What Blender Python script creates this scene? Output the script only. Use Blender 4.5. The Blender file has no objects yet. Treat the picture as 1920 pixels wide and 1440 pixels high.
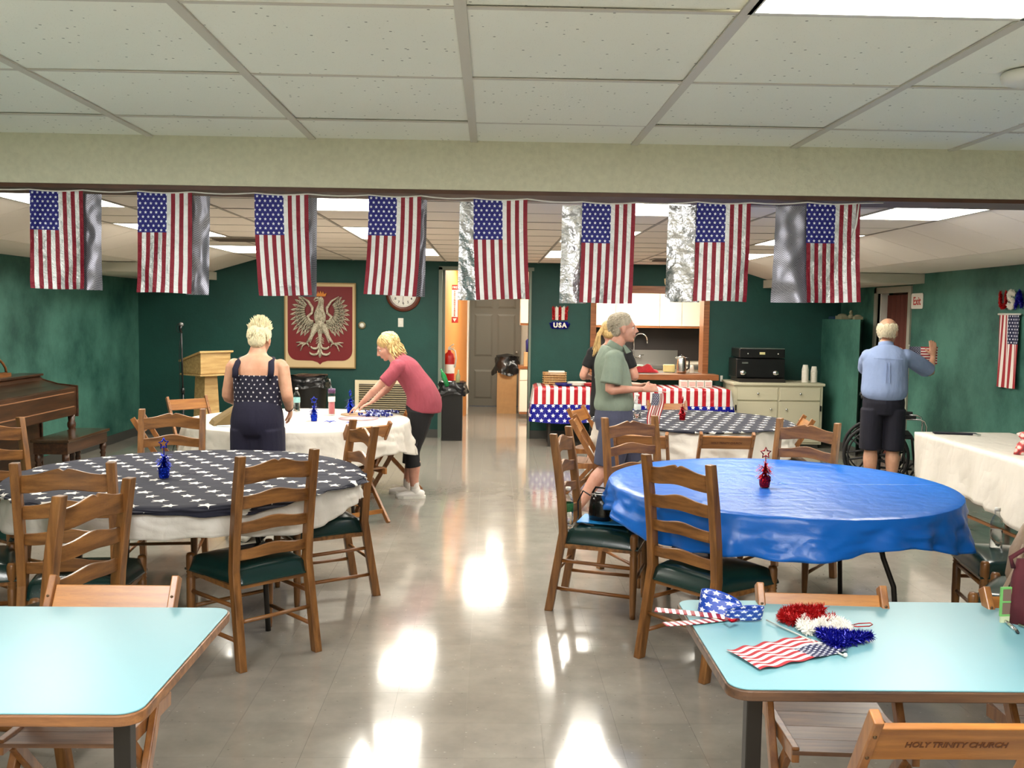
import bpy, bmesh, math, random
from mathutils import Vector, Matrix, noise as mnoise
PI = math.pi
S = bpy.context.scene
COL = S.collection
random.seed(7)

# ------------------------------------------------------------------ camera
cam_d = bpy.data.cameras.new('camera'); cam_d.sensor_width = 36.0
cam_d.lens = 1776.0 / 1920.0 * 36.0; cam_d.clip_start = 0.05; cam_d.clip_end = 100
cam = bpy.data.objects.new('camera', cam_d); COL.objects.link(cam)
_p, _y, _r = .07354, .02276, .0141
_f = Vector((math.sin(_y)*math.cos(_p), math.cos(_y)*math.cos(_p), -math.sin(_p)))
_rt = Vector((math.cos(_y), -math.sin(_y), 0)); _up = _rt.cross(_f)
_r2 = _rt*math.cos(_r)+_up*math.sin(_r); _u2 = -_rt*math.sin(_r)+_up*math.cos(_r)
cam.matrix_world = Matrix(((_r2.x, _u2.x, -_f.x, 0), (_r2.y, _u2.y, -_f.y, 0), (_r2.z, _u2.z, -_f.z, 1.661), (0, 0, 0, 1)))
S.camera = cam
# ------------------------------------------------------------------ light and exposure
W = bpy.data.worlds.new('world'); S.world = W; W.use_nodes = True
W.node_tree.nodes['Background'].inputs[0].default_value = (.9, .95, 1, 1)
W.node_tree.nodes['Background'].inputs[1].default_value = 0.05
S.view_settings.view_transform = 'Standard'; S.view_settings.look = 'None'
S.view_settings.exposure = 0.88; S.view_settings.gamma = 1.0; S.view_settings.use_curve_mapping = False
PANEL_FAR = 11.0      # strength of the troffers in the far room
PANEL_NEAR = 18.5
PANEL_KITCHEN = 30.0

# ------------------------------------------------------------------ materials
MATS = {}
class NT:
    def __init__(s, name):
        s.m = bpy.data.materials.new(name); s.m.use_nodes = True; s.t = s.m.node_tree
        s.b = s.t.nodes['Principled BSDF']
    def n(s, kind, **kw):
        nd = s.t.nodes.new('ShaderNode'+kind)
        for k, v in kw.items(): setattr(nd, k, v)
        return nd
    def l(s, a, b): s.t.links.new(a, b)
    def math(s, op, a, b=None, c=None):
        nd = s.n('Math', operation=op)
        for i, v in enumerate((a, b, c)):
            if v is None: continue
            if isinstance(v, (int, float)): nd.inputs[i].default_value = v
            else: s.l(v, nd.inputs[i])
        return nd.outputs[0]
    def mix(s, fac, a, b):
        nd = s.n('Mix', data_type='RGBA')
        for i, v in ((0, fac), (6, a), (7, b)):
            if isinstance(v, (int, float)): nd.inputs[i].default_value = v
            elif isinstance(v, tuple): nd.inputs[i].default_value = v if len(v) == 4 else v+(1,)
            else: s.l(v, nd.inputs[i])
        return nd.outputs[2]
    def ramp(s, fac, stops):
        nd = s.n('ValToRGB'); e = nd.color_ramp.elements
        while len(e) < len(stops): e.new(.5)
        for q, (p, c) in zip(e, stops): q.position = p; q.color = c if len(c) == 4 else tuple(c)+(1,)
        s.l(fac, nd.inputs[0]); return nd.outputs[0]
    def noise(s, vec, scale, detail=3, rough=.5):
        nd = s.n('TexNoise'); nd.inputs['Scale'].default_value = scale
        nd.inputs['Detail'].default_value = detail; nd.inputs['Roughness'].default_value = rough
        if vec is not None: s.l(vec, nd.inputs[0])
        return nd.outputs[0]
    def coord(s, which='Object', scale=None, rot=None):
        tc = s.n('TexCoord'); o = tc.outputs[which]
        if scale or rot:
            mp = s.n('Mapping'); s.l(o, mp.inputs[0])
            if scale: mp.inputs['Scale'].default_value = scale
            if rot: mp.inputs['Rotation'].default_value = rot
            o = mp.outputs[0]
        return o
    def bump(s, h, strength=.3, dist=.01):
        nd = s.n('Bump'); nd.inputs['Strength'].default_value = strength; nd.inputs['Distance'].default_value = dist
        s.l(h, nd.inputs['Height']); s.l(nd.outputs[0], s.b.inputs['Normal'])
    def set(s, **kw):
        for k, v in kw.items():
            i = s.b.inputs[{'rough': 'Roughness', 'metal': 'Metallic', 'color': 'Base Color', 'trans': 'Transmission Weight', 'ior': 'IOR',
                            'coat': 'Coat Weight', 'coatr': 'Coat Roughness', 'alpha': 'Alpha', 'spec': 'Specular IOR Level', 'sheen': 'Sheen Weight'}[k]]
            if isinstance(v, (int, float)): i.default_value = v
            elif isinstance(v, tuple): i.default_value = v if len(v) == 4 else v+(1,)
            else: s.l(v, i)
        return s
    def star_lattice(s, x, y, A, B, R):
        det = A[0]*B[1]-A[1]*B[0]; M_, MM = s.math, lambda p, q: s.math('MULTIPLY', p, q)
        a = M_('SUBTRACT', MM(x, B[1]/det), MM(y, B[0]/det)); b = M_('SUBTRACT', MM(y, A[0]/det), MM(x, A[1]/det))
        fa = M_('SUBTRACT', M_('FRACT', a), .5); fb = M_('SUBTRACT', M_('FRACT', b), .5)
        fx = M_('ADD', MM(fa, A[0]), MM(fb, B[0])); fy = M_('ADD', MM(fa, A[1]), MM(fb, B[1]))
        return s.star_shape(fx, fy, R)
    def star(s, x, y, cx, cy, R, stagger=True):
        row = s.math('FLOOR', s.math('DIVIDE', y, cy))
        xs = s.math('DIVIDE', x, cx)
        if stagger: xs = s.math('ADD', xs, s.math('MULTIPLY', s.math('FLOORED_MODULO', row, 2.0), .5))
        fx = s.math('MULTIPLY', s.math('SUBTRACT', s.math('FRACT', xs), .5), cx)
        fy = s.math('MULTIPLY', s.math('SUBTRACT', s.math('FRACT', s.math('DIVIDE', y, cy)), .5), cy)
        return s.star_shape(fx, fy, R)
    def star_shape(s, fx, fy, R):
        r = s.math('SQRT', s.math('ADD', s.math('MULTIPLY', fx, fx), s.math('MULTIPLY', fy, fy)))
        a = s.math('ARCTAN2', fx, fy)
        am = s.math('ABSOLUTE', s.math('SUBTRACT', s.math('FLOORED_MODULO', s.math('ADD', a, PI/5), 2*PI/5), PI/5))
        px = s.math('MULTIPLY', r, s.math('COSINE', am)); py = s.math('MULTIPLY', r, s.math('SINE', am))
        ri = .47*R; ix = ri*math.cos(PI/5); iy = ri*math.sin(PI/5)
        d = s.math('SUBTRACT', s.math('MULTIPLY', py, ix-R), s.math('MULTIPLY', s.math('SUBTRACT', px, R), iy))
        return s.math('GREATER_THAN', d, 0.0)

def srgb(r, g, b):
    f = lambda c: (c/255/12.92) if c <= 10 else ((c/255+.055)/1.055)**2.4
    return (f(r), f(g), f(b))
def plain(name, color, rough=.5, metal=0, var=.0, bump=0, bscale=60, **kw):
    if name in MATS: return MATS[name]
    k = NT(name); k.set(color=color, rough=rough, metal=metal, **kw)
    if var or bump:
        n = k.noise(k.coord(), bscale, 4)
        if var:
            a = tuple(min(1, c*(1-var)) for c in color); b = tuple(min(1, c*(1+var)) for c in color)
            k.l(k.ramp(n, [(.3, a), (.7, b)]), k.b.inputs['Base Color'])
        if bump: k.bump(n, bump, .01)
    MATS[name] = k.m; return k.m
def wood(name, c1, c2, axis='z', rough=.38, scale=1.0):
    if name in MATS: return MATS[name]
    k = NT(name)
    sc = {'x': (3, 34, 34), 'y': (34, 3, 34), 'z': (34, 34, 3)}[axis]
    v = k.coord('Object', tuple(c*scale for c in sc))
    oi = k.n('ObjectInfo'); add = k.n('VectorMath', operation='ADD'); k.l(v, add.inputs[0])
    cm = k.n('CombineXYZ')
    for i in range(3): k.l(k.math('MULTIPLY', oi.outputs['Random'], 40.0+i*7), cm.inputs[i])
    k.l(cm.outputs[0], add.inputs[1])
    n = k.noise(add.outputs[0], 1.0, 5, .6)
    n2 = k.noise(add.outputs[0], 4.0, 3, .6)
    c = k.ramp(n, [(.32, c1), (.5, tuple((a+b)/2 for a, b in zip(c1, c2))), (.66, c2)])
    c = k.mix(k.math('MULTIPLY', k.math('GREATER_THAN', n2, .58), .22), c, tuple(x*.45 for x in c1))
    k.set(color=c, rough=rough, coat=.25, coatr=.25); k.bump(n2, .08, .004)
    MATS[name] = k.m; return k.m
def emit(name, color, strength):
    k = NT(name); k.set(color=(0, 0, 0), rough=.6)
    k.b.inputs['Emission Color'].default_value = color+(1,); k.b.inputs['Emission Strength'].default_value = strength
    MATS[name] = k.m; return k.m

# ------------------------------------------------------------------ mesh builder
class MB:
    def __init__(s): s.v = []; s.f = []; s.mi = []; s.uv = []; s.sm = []; s.cur = 0; s.smooth = False; s.M = None
    def add(s, vs, fs, uvs=None):
        o = len(s.v)
        s.v += [tuple(s.M @ Vector(v)) if s.M else tuple(v) for v in vs]
        for i, f in enumerate(fs):
            s.f.append(tuple(o+j for j in f)); s.mi.append(s.cur); s.sm.append(s.smooth)
            s.uv.append(uvs[i] if uvs else None)
        return s
    def mat(s, i): s.cur = i; return s
    def box(s, a, b, rz=0, about=None):
        x0, y0, z0 = a; x1, y1, z1 = b
        vs = [(x, y, z) for z in (z0, z1) for x, y in ((x0, y0), (x1, y0), (x1, y1), (x0, y1))]
        if rz:
            c = about or ((x0+x1)/2, (y0+y1)/2); cs, sn = math.cos(rz), math.sin(rz)
            vs = [(c[0]+(x-c[0])*cs-(y-c[1])*sn, c[1]+(x-c[0])*sn+(y-c[1])*cs, z) for x, y, z in vs]
        return s.add(vs, [(3, 2, 1, 0), (4, 5, 6, 7), (0, 1, 5, 4), (1, 2, 6, 5), (2, 3, 7, 6), (3, 0, 4, 7)])
    def bar(s, p, q, w, h, up=(0, 0, 1), w2=None, h2=None):
        """box along p->q, section w (side) x h (along up)"""
        p, q = Vector(p), Vector(q); t = (q-p).normalized(); sd = t.cross(Vector(up))
        if sd.length < 1e-4: sd = t.cross(Vector((0, 1, 0)))
        sd.normalize(); u = sd.cross(t); w2 = w if w2 is None else w2; h2 = h if h2 is None else h2
        vs = [c+sd*(i*ww/2)+u*(j*hh/2) for c, ww, hh in ((p, w, h), (q, w2, h2)) for i, j in ((-1, -1), (1, -1), (1, 1), (-1, 1))]
        return s.add(vs, [(3, 2, 1, 0), (4, 5, 6, 7), (0, 1, 5, 4), (1, 2, 6, 5), (2, 3, 7, 6), (3, 0, 4, 7)])
    def tube(s, pts, r, n=10, closed=False, caps=True, flat=1.0, up=None):
        pts = [Vector(p) for p in pts]; m = len(pts); rs = r if isinstance(r, (list, tuple)) else [r]*m
        vs = []; prev = Vector(up) if up else None
        for i, p in enumerate(pts):
            a = pts[(i-1) % m] if (closed or i > 0) else p; b = pts[(i+1) % m] if (closed or i < m-1) else p
            t = (b-a).normalized()
            if prev is None: prev = Vector((0, 0, 1)) if abs(t.z) < .9 else Vector((1, 0, 0))
            x = prev - t*prev.dot(t)
            if x.length < 1e-5: x = Vector((0, 1, 0)) - t*t.y
            x.normalize(); y = t.cross(x); prev = x
            for k in range(n):
                an = 2*PI*k/n; vs.append(p + x*(rs[i]*flat*math.cos(an)) + y*(rs[i]*math.sin(an)))
        fs = []; last = m if closed else m-1
        for i in range(last):
            j = (i+1) % m
            for k in range(n): fs.append((i*n+k, i*n+(k+1) % n, j*n+(k+1) % n, j*n+k))
        if caps and not closed: fs += [tuple(reversed(range(n))), tuple(range((m-1)*n, m*n))]
        sm = s.smooth; s.smooth = n > 5; s.add(vs, fs); s.smooth = sm; return s
    def lathe(s, prof, n=24, c=(0, 0, 0), sx=1, sy=1, caps=True):
        vs = []; m = len(prof)
        for r, z in prof:
            for k in range(n): vs.append((c[0]+sx*r*math.cos(2*PI*k/n), c[1]+sy*r*math.sin(2*PI*k/n), c[2]+z))
        fs = [(i*n+k, i*n+(k+1) % n, (i+1)*n+(k+1) % n, (i+1)*n+k) for i in range(m-1) for k in range(n)]
        if caps and prof[0][0] > 1e-4: fs.append(tuple(reversed(range(n))))
        if caps and prof[-1][0] > 1e-4: fs.append(tuple(range((m-1)*n, m*n)))
        sm = s.smooth; s.smooth = True; s.add(vs, fs); s.smooth = sm; return s
    def prism(s, poly, z0, z1, plane='xy'):
        """extrude a polygon; plane xy: up z. xz: poly in x,z extruded along y z0..z1. yz likewise along x"""
        n = len(poly)
        P = {'xy': lambda a, b, c: (a, b, c), 'xz': lambda a, b, c: (a, c, b), 'yz': lambda a, b, c: (c, a, b)}[plane]
        vs = [P(a, b, z0) for a, b in poly]+[P(a, b, z1) for a, b in poly]
        fs = [tuple(reversed(range(n))), tuple(range(n, 2*n))]+[(i, (i+1) % n, n+(i+1) % n, n+i) for i in range(n)]
        return s.add(vs, fs)
    def grid(s, nu, nv, fn, wrap=False):
        vs = [fn(i/nu, j/nv) for j in range(nv+1) for i in range(nu+1)]; w = nu+1
        fs = []; uv = []
        for j in range(nv):
            for i in range(nu):
                fs.append((j*w+i, j*w+i+1, (j+1)*w+i+1, (j+1)*w+i))
                uv.append(((i/nu, j/nv), ((i+1)/nu, j/nv), ((i+1)/nu, (j+1)/nv), (i/nu, (j+1)/nv)))
        sm = s.smooth; s.smooth = True; s.add(vs, fs, uv); s.smooth = sm; return s
    def sphere(s, c, r, n=12, m=8, rot=None):
        """ellipsoid"""
        c = Vector(c); r = (r, r, r) if isinstance(r, (int, float)) else r
        vs = [(0, 0, -r[2])]
        for j in range(1, m):
            a = -PI/2+PI*j/m
            for k in range(n): vs.append((r[0]*math.cos(a)*math.cos(2*PI*k/n), r[1]*math.cos(a)*math.sin(2*PI*k/n), r[2]*math.sin(a)))
        vs.append((0, 0, r[2]))
        vs = [c+(rot @ Vector(v) if rot else Vector(v)) for v in vs]; L = len(vs)-1
        fs = [(0, 1+(k+1) % n, 1+k) for k in range(n)]
        fs += [(1+j*n+k, 1+j*n+(k+1) % n, 1+(j+1)*n+(k+1) % n, 1+(j+1)*n+k) for j in range(m-2) for k in range(n)]
        fs += [(1+(m-2)*n+k, 1+(m-2)*n+(k+1) % n, L) for k in range(n)]
        sm = s.smooth; s.smooth = True; s.add(vs, fs); s.smooth = sm; return s
    def loft(s, secs, lat, n=16, cap=.6):
        """closed tube of elliptic sections (centre, a along lat, b across)"""
        secs = [(Vector(c), a, b) for c, a, b in secs]; lat = Vector(lat)
        t0 = (secs[1][0]-secs[0][0]).normalized(); t1 = (secs[-1][0]-secs[-2][0]).normalized()
        if cap:
            c, a, b = secs[0]; e = [(c-t0*min(a, b)*cap, a*.55, b*.55)]
            c, a, b = secs[-1]; secs = e+secs+[(c+t1*min(a, b)*cap, a*.55, b*.55)]
        vs = []; m = len(secs)
        for i, (c, a, b) in enumerate(secs):
            t = (secs[min(i+1, m-1)][0]-secs[max(i-1, 0)][0]).normalized()
            x = (lat-t*lat.dot(t)).normalized(); y = t.cross(x)
            for k in range(n): vs.append(c+x*(a*math.cos(2*PI*k/n))+y*(b*math.sin(2*PI*k/n)))
        fs = [(i*n+k, i*n+(k+1) % n, (i+1)*n+(k+1) % n, (i+1)*n+k) for i in range(m-1) for k in range(n)]
        fs += [tuple(reversed(range(n))), tuple(range((m-1)*n, m*n))]
        sm = s.smooth; s.smooth = True; s.add(vs, fs); s.smooth = sm; return s
    def mesh(s, name, mats, fix=True):
        me = bpy.data.meshes.new(name); me.from_pydata(s.v, [], s.f)
        for m in (mats if isinstance(mats, (list, tuple)) else [mats]): me.materials.append(m)
        me.polygons.foreach_set('material_index', s.mi); me.polygons.foreach_set('use_smooth', s.sm)
        if any(u is not None for u in s.uv):
            uvl = me.uv_layers.new(name='UVMap')
            for p, u in zip(me.polygons, s.uv):
                if u:
                    for li, c in zip(p.loop_indices, u): uvl.data[li].uv = c
        me.update(); return me
    def build(s, name, mats, parent=None, bevel=0, seg=2):
        o = bpy.data.objects.new(name, s.mesh(name, mats)); COL.objects.link(o)
        if parent: o.parent = parent
        if bevel:
            md = o.modifiers.new('bevel', 'BEVEL'); md.width = bevel; md.segments = seg; md.limit_method = 'ANGLE'; md.angle_limit = .7
        return o
def tag(o, label=None, cat=None, group=None, kind=None):
    if label: o['label'] = label
    if cat: o['category'] = cat
    if group: o['group'] = group
    if kind: o['kind'] = kind
    return o
def thing(name, label, cat, loc=(0, 0, 0), rz=0, group=None):
    o = bpy.data.objects.new(name, None); COL.objects.link(o); o.empty_display_size = .1
    o.location = loc; o.rotation_euler = (0, 0, rz); return tag(o, label, cat, group)
def copy_tree(o, label=None, loc=None, rz=None, group=None):
    r = o.copy(); COL.objects.link(r)
    for ch in o.children:
        c = ch.copy(); COL.objects.link(c); c.parent = r
        for g in ch.children:
            d = g.copy(); COL.objects.link(d); d.parent = c
    if label: r['label'] = label
    if group: r['group'] = group
    if loc is not None: r.location = loc
    if rz is not None: r.rotation_euler = (0, 0, rz)
    return r
def structure(name, mb, m, parent=None, bevel=0):
    o = mb.build(name, m, parent, bevel); o['kind'] = 'structure'; return o
def evald(o, name, m=None):
    dg = bpy.context.evaluated_depsgraph_get(); dg.update()
    me = bpy.data.meshes.new_from_object(o.evaluated_get(dg)); me.name = name; return me
def remesh(mb, name, m, parent, voxel=.007, smooth=3, disp=0):
    o = bpy.data.objects.new('tmp', mb.mesh('tmp', m)); COL.objects.link(o)
    r = o.modifiers.new('r', 'REMESH'); r.mode = 'VOXEL'; r.voxel_size = voxel; r.use_smooth_shade = True
    q = o.modifiers.new('s', 'SMOOTH'); q.iterations = smooth; q.factor = .5
    me = evald(o, name); me.materials.clear()
    for x in (m if isinstance(m, list) else [m]): me.materials.append(x)
    old = o.data; bpy.data.objects.remove(o); bpy.data.meshes.remove(old)
    me.polygons.foreach_set('use_smooth', [True]*len(me.polygons))
    n = bpy.data.objects.new(name, me); COL.objects.link(n)
    if parent: n.parent = parent
    return n
def text_obj(body, name, m, size, parent=None, loc=(0, 0, 0), rot=(PI/2, 0, 0), ext=.001, align='CENTER', squeeze=1.0, bold=0):
    cu = bpy.data.curves.new('t', 'FONT'); cu.body = body; cu.size = size; cu.extrude = ext; cu.align_x = align; cu.align_y = 'CENTER'
    cu.offset = bold; cu.resolution_u = 3
    t = bpy.data.objects.new('t', cu); COL.objects.link(t)
    me = evald(t, name); bpy.data.objects.remove(t); me.materials.clear(); me.materials.append(m)
    if squeeze != 1: me.transform(Matrix.Diagonal((squeeze, 1, 1, 1)))
    o = bpy.data.objects.new(name, me); COL.objects.link(o); o.location = loc; o.rotation_euler = rot
    if parent: o.parent = parent
    return o
def rnd(a, b): return random.uniform(a, b)

# ------------------------------------------------------------------ shared materials
OAK_Z = wood('oak_upright', srgb(96, 59, 26), srgb(156, 105, 54), 'z')
OAK_X = wood('oak_slat', srgb(94, 58, 26), srgb(160, 108, 56), 'x')
OAK_Y = wood('oak_rail', srgb(98, 58, 24), srgb(154, 98, 48), 'y')
FOLD_X = wood('folding_wood', srgb(126, 74, 26), srgb(176, 116, 50), 'x')
FOLD_Z = wood('folding_wood_upright', srgb(118, 70, 32), srgb(166, 110, 56), 'z')
WALNUT = wood('walnut', srgb(42, 25, 15), srgb(80, 50, 31), 'y', .3)
SEATW = wood('folding_seat_wood', srgb(92, 60, 38), srgb(142, 102, 72), 'x', .5)
LEC = wood('pale_oak', srgb(178, 140, 84), srgb(214, 180, 122), 'x', .45)
VINYL = plain('green_vinyl', srgb(14, 46, 42), .24, var=.1, bump=.03, bscale=50, spec=.7)
STEEL = plain('steel', (.62, .62, .6), .25, 1.0)
DARKM = plain('dark_metal', srgb(58, 54, 50), .45, .6)
CHROME = plain('chrome', (.8, .8, .8), .1, 1.0)
BLACK = plain('black_plastic', srgb(14, 14, 15), .35)
WHITE = plain('white_paint', srgb(225, 222, 212), .5)
def wallmat(name, base, light, amt):
    k = NT(name); v = k.coord('Object', (1, 1, 1))
    n = k.noise(v, 1.3, 6, .65); n2 = k.noise(v, 30, 4, .7)
    c = k.ramp(n, [(.35, base), (.62, light)])
    k.set(color=c, rough=.62); k.bump(n2, amt, .01); MATS[name] = k.m; return k.m
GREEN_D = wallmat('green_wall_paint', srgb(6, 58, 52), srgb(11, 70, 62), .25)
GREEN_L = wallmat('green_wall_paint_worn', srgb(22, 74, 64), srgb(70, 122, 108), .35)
CREAM = plain('cream_stucco', srgb(212, 208, 184), .8, var=.05, bump=.5, bscale=45)
BASE = plain('rubber_base', srgb(66, 66, 62), .5)
BROWN = plain('brown_trim', srgb(84, 52, 34), .5, var=.2, bscale=12)
_k = NT('clear_plastic'); _t = _k.n('BsdfTransparent'); _t.inputs[0].default_value = (.93, .95, .96, 1); _g = _k.n('BsdfGlossy'); _g.inputs['Roughness'].default_value = .06
_lw = _k.n('LayerWeight'); _lw.inputs[0].default_value = .35; _mx = _k.n('MixShader'); _k.l(_k.math('MULTIPLY', _lw.outputs['Facing'], .75), _mx.inputs[0]); _k.l(_t.outputs[0], _mx.inputs[1]); _k.l(_g.outputs[0], _mx.inputs[2])
_k.l(_mx.outputs[0], _k.t.nodes['Material Output'].inputs[0]); GLASSY = _k.m
PAPER = plain('white_paper', srgb(235, 232, 224), .6)

# ------------------------------------------------------------------ floor
def floor_mats():
    out = []
    for i in range(3):
        k = NT('vinyl_floor_tile'); v = k.coord('Object')
        oi = k.n('ObjectInfo')
        geo = k.n('NewGeometry')
        n = k.noise(geo.outputs['Position'], 5, 4, .6)
        c = k.ramp(n, [(.3, srgb(140+2*i, 134+2*i, 124+2*i)), (.7, srgb(158+2*i, 151+2*i, 140+2*i))])
        vo = k.n('TexVoronoi'); vo.inputs['Scale'].default_value = 38
        mp = k.n('Mapping'); mp.inputs['Scale'].default_value = (.7, 1.5, 1); k.l(geo.outputs['Position'], mp.inputs[0]); k.l(mp.outputs[0], vo.inputs[0])
        near = k.math('LESS_THAN', vo.outputs['Distance'], .12)
        sel = k.n('SeparateColor'); k.l(vo.outputs['Color'], sel.inputs[0])
        wht = k.math('MULTIPLY', near, k.math('GREATER_THAN', sel.outputs[0], .80))
        drk = k.math('MULTIPLY', near, k.math('LESS_THAN', sel.outputs[0], .12))
        c = k.mix(k.math('MULTIPLY', wht, .6), c, srgb(206, 200, 186)); c = k.mix(k.math('MULTIPLY', drk, .6), c, srgb(84, 76, 66))
        k.set(color=c, rough=k.math('ADD', k.math('MULTIPLY', k.noise(geo.outputs['Position'], 2.2, 3), .12), .07), coat=.4, coatr=.06, spec=.55)
        wv = k.noise(geo.outputs['Position'], 7, 2, .5); k.bump(wv, .012, .02)
        MATS['floor%d' % i] = k.m; out.append(k.m)
    return out
FM = floor_mats()
GROUT = plain('floor_seam', srgb(128, 119, 106), .4)
m = MB(); m.box((-4.9, -2.6, -.12), (4.95, 17.3, -.004)); FLOOR = structure('floor', m, GROUT)
TS = .3048; FX, FY = -.389, 4.049
tb = MB(); g = .0004
tb.box((g, g, -.004), (TS-g, TS-g, 0)); TILE = [tb.mesh('floor_tile', x) for x in FM]
near_t = []; far = MB()
for i in range(-16, 19):
    for j in range(-24, 45):
        x, y = FX+i*TS, FY+j*TS
        if x < -4.95 or x > 4.8 or y < -2.6 or y > 17.2: continue
        vis = abs((x+.15)/(max(y, .1)+.15)-.0228) < .56 and y > 2.6
        if vis and len(near_t) < 300 and y < 6.95: near_t.append((x, y))
        else: far.add([(x+g, y+g, 0), (x+TS-g, y+g, 0), (x+TS-g, y+TS-g, 0), (x+g, y+TS-g, 0)], [(0, 1, 2, 3)])
random.seed(3)
for x, y in near_t:
    o = bpy.data.objects.new('floor_tile', TILE[random.randrange(3)]); COL.objects.link(o); o.location = (x, y, 0); o.parent = FLOOR
o = far.build('floor_tiles', FM[1], FLOOR); o['kind'] = 'stuff'

# ------------------------------------------------------------------ walls
XL, XR, YB, YH0, YH1 = -4.65, 4.68, 12.62, 3.65, 3.88
m = MB()
def seg(x0, x1, z0, z1): m.box((x0, YB, z0), (x1, YB+.2, z1))
seg(XL-.2, -.66, 0, 2.5); seg(-.66, .50, 2.24, 2.5); seg(.50, 1.32, 0, 2.5); seg(1.32, 2.9, 0, .84); seg(1.32, 2.9, 2.02, 2.5); seg(2.9, XR+.2, 0, 2.5)
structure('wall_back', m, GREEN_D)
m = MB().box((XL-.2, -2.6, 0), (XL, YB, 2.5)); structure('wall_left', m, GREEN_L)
m = MB(); DY0, DY1 = 10.55, 11.42
m.box((XR, -2.6, 0), (XR+.2, DY0, 2.5)); m.box((XR, DY1, 0), (XR+.2, YB, 2.5)); m.box((XR, DY0, 1.98), (XR+.2, DY1, 2.5))
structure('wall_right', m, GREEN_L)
m = MB().box((XL-.2, -2.75, 0), (XR+.2, -2.55, 2.5)); structure('wall_front', m, CREAM)
# low green partition in the right rear corner
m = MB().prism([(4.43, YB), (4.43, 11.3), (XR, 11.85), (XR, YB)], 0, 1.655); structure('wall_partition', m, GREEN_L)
# baseboards
def bb(name, a, b): structure(name, MB().box(a, b), BASE)
bb('baseboard_left', (XL, 3.9, 0), (XL+.012, YB, .11)); bb('baseboard_right', (XR-.012, 3.9, 0), (XR, DY0-.06, .11))
bb('baseboard_back', (XL, YB-.012, 0), (-.70, YB, .11)); bb('baseboard_back', (.52, YB-.012, 0), (4.42, YB, .11))
m = MB(); m.bar((4.425, YB, .055), (4.425, 11.3, .055), .012, .11); m.bar((4.425, 11.296, .055), (XR, 11.845, .055), .012, .11); structure('baseboard_partition', m, BASE)
# header beam between the rooms, with a brown board under it
m = MB().box((XL, YH0, 2.13), (XR, YH1, 2.75)); structure('trim_1', m, CREAM)
m = MB().box((XL, YH0+.012, 2.115), (XR, YH1-.005, 2.13)); structure('trim_2', m, BROWN)

# ------------------------------------------------------------------ ceilings
def ceil_mat(name, c, amt):
    k = NT(name); geo = k.n('NewGeometry'); P = geo.outputs['Position']
    n = k.noise(P, 140, 2, .8)
    vo = k.n('TexVoronoi'); vo.inputs['Scale'].default_value = 42; k.l(P, vo.inputs[0])
    sel = k.n('SeparateColor'); k.l(vo.outputs['Color'], sel.inputs[0])
    fis = k.math('MULTIPLY', k.math('LESS_THAN', vo.outputs['Distance'], .15), k.math('GREATER_THAN', sel.outputs[0], .72))
    vo2 = k.n('TexVoronoi'); vo2.inputs['Scale'].default_value = 110; k.l(P, vo2.inputs[0])
    pin = k.math('LESS_THAN', vo2.outputs['Distance'], .12)
    big = k.noise(P, 1.1, 2)
    cc = k.ramp(big, [(.3, tuple(x*.95 for x in c)), (.7, c)])
    cc = k.mix(k.math('MULTIPLY', fis, amt), cc, srgb(110, 108, 98)); cc = k.mix(k.math('MULTIPLY', pin, amt*.4), cc, srgb(140, 138, 128))
    k.set(color=cc, rough=.85); k.bump(n, .15, .004); MATS[name] = k.m; return k.m
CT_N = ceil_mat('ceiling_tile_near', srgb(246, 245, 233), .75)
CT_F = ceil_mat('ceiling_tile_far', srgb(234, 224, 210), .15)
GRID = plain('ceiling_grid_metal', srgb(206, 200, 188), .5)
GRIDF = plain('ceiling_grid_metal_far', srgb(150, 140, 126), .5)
C = .6096; ZN = 2.31; GX = -.074
m = MB().box((XL-.2, -2.75, ZN+.05), (XR+.2, YH0, ZN+.25)); CN = structure('ceiling', m, CREAM)
NEAR_LIGHTS = [(1, 2.076-C*2), (-3, 2.076-C*2), (1, 2.076-C*6), (-3, 2.076-C*6)]      # (column, y of front edge), each 1 x 2 tiles
lit = set()
for c_, y0 in NEAR_LIGHTS:
    for q in range(2): lit.add((c_, round((y0+q*C-2.076)/C)))
tm = MB(); e = .004; tm.box((e, e, 0), (C-e, C-e, .015)); TN = tm.mesh('ceiling_tile', CT_N)
rest = MB()
random.seed(5)
for i in range(-8, 9):
    for j in range(-8, 3):
        x, y = GX+i*C, 2.076+j*C
        if x < XL-.7 or x > XR+.2 or y > YH0 or (i, j) in lit: continue
        dy = min(C-e, YH0-y)
        if j >= -1 and -4 <= i <= 4 and j < 2:
            o = bpy.data.objects.new('ceiling_tile', TN); COL.objects.link(o); o.parent = CN
            o.location = (x, y, ZN+.004); o.rotation_euler = (rnd(-.004, .006), rnd(-.003, .003), 0)
        elif j >= -1 and -4 <= i <= 4:
            o = MB().box((0, e, 0), (C-e, dy, .015)).build('ceiling_tile', CT_N, CN); o.location = (x, y, ZN+.004)
        else: rest.box((x+e, y+e, ZN+.004), (x+C-e, y+dy, ZN+.019))
o = rest.build('ceiling_tiles', CT_N, CN); o['kind'] = 'stuff'
m = MB()
for i in range(-8, 9):
    x = GX+i*C
    if XL < x < XR: m.box((x-.0135, -2.5, ZN-.002), (x+.0135, YH0, ZN+.003))
for j in range(-7, 3):
    y = 2.076+j*C; m.box((XL, y-.008, ZN+.0005), (XR, y+.008, ZN+.0035))
o = m.build('ceiling_grid', GRID, CN)
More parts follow.
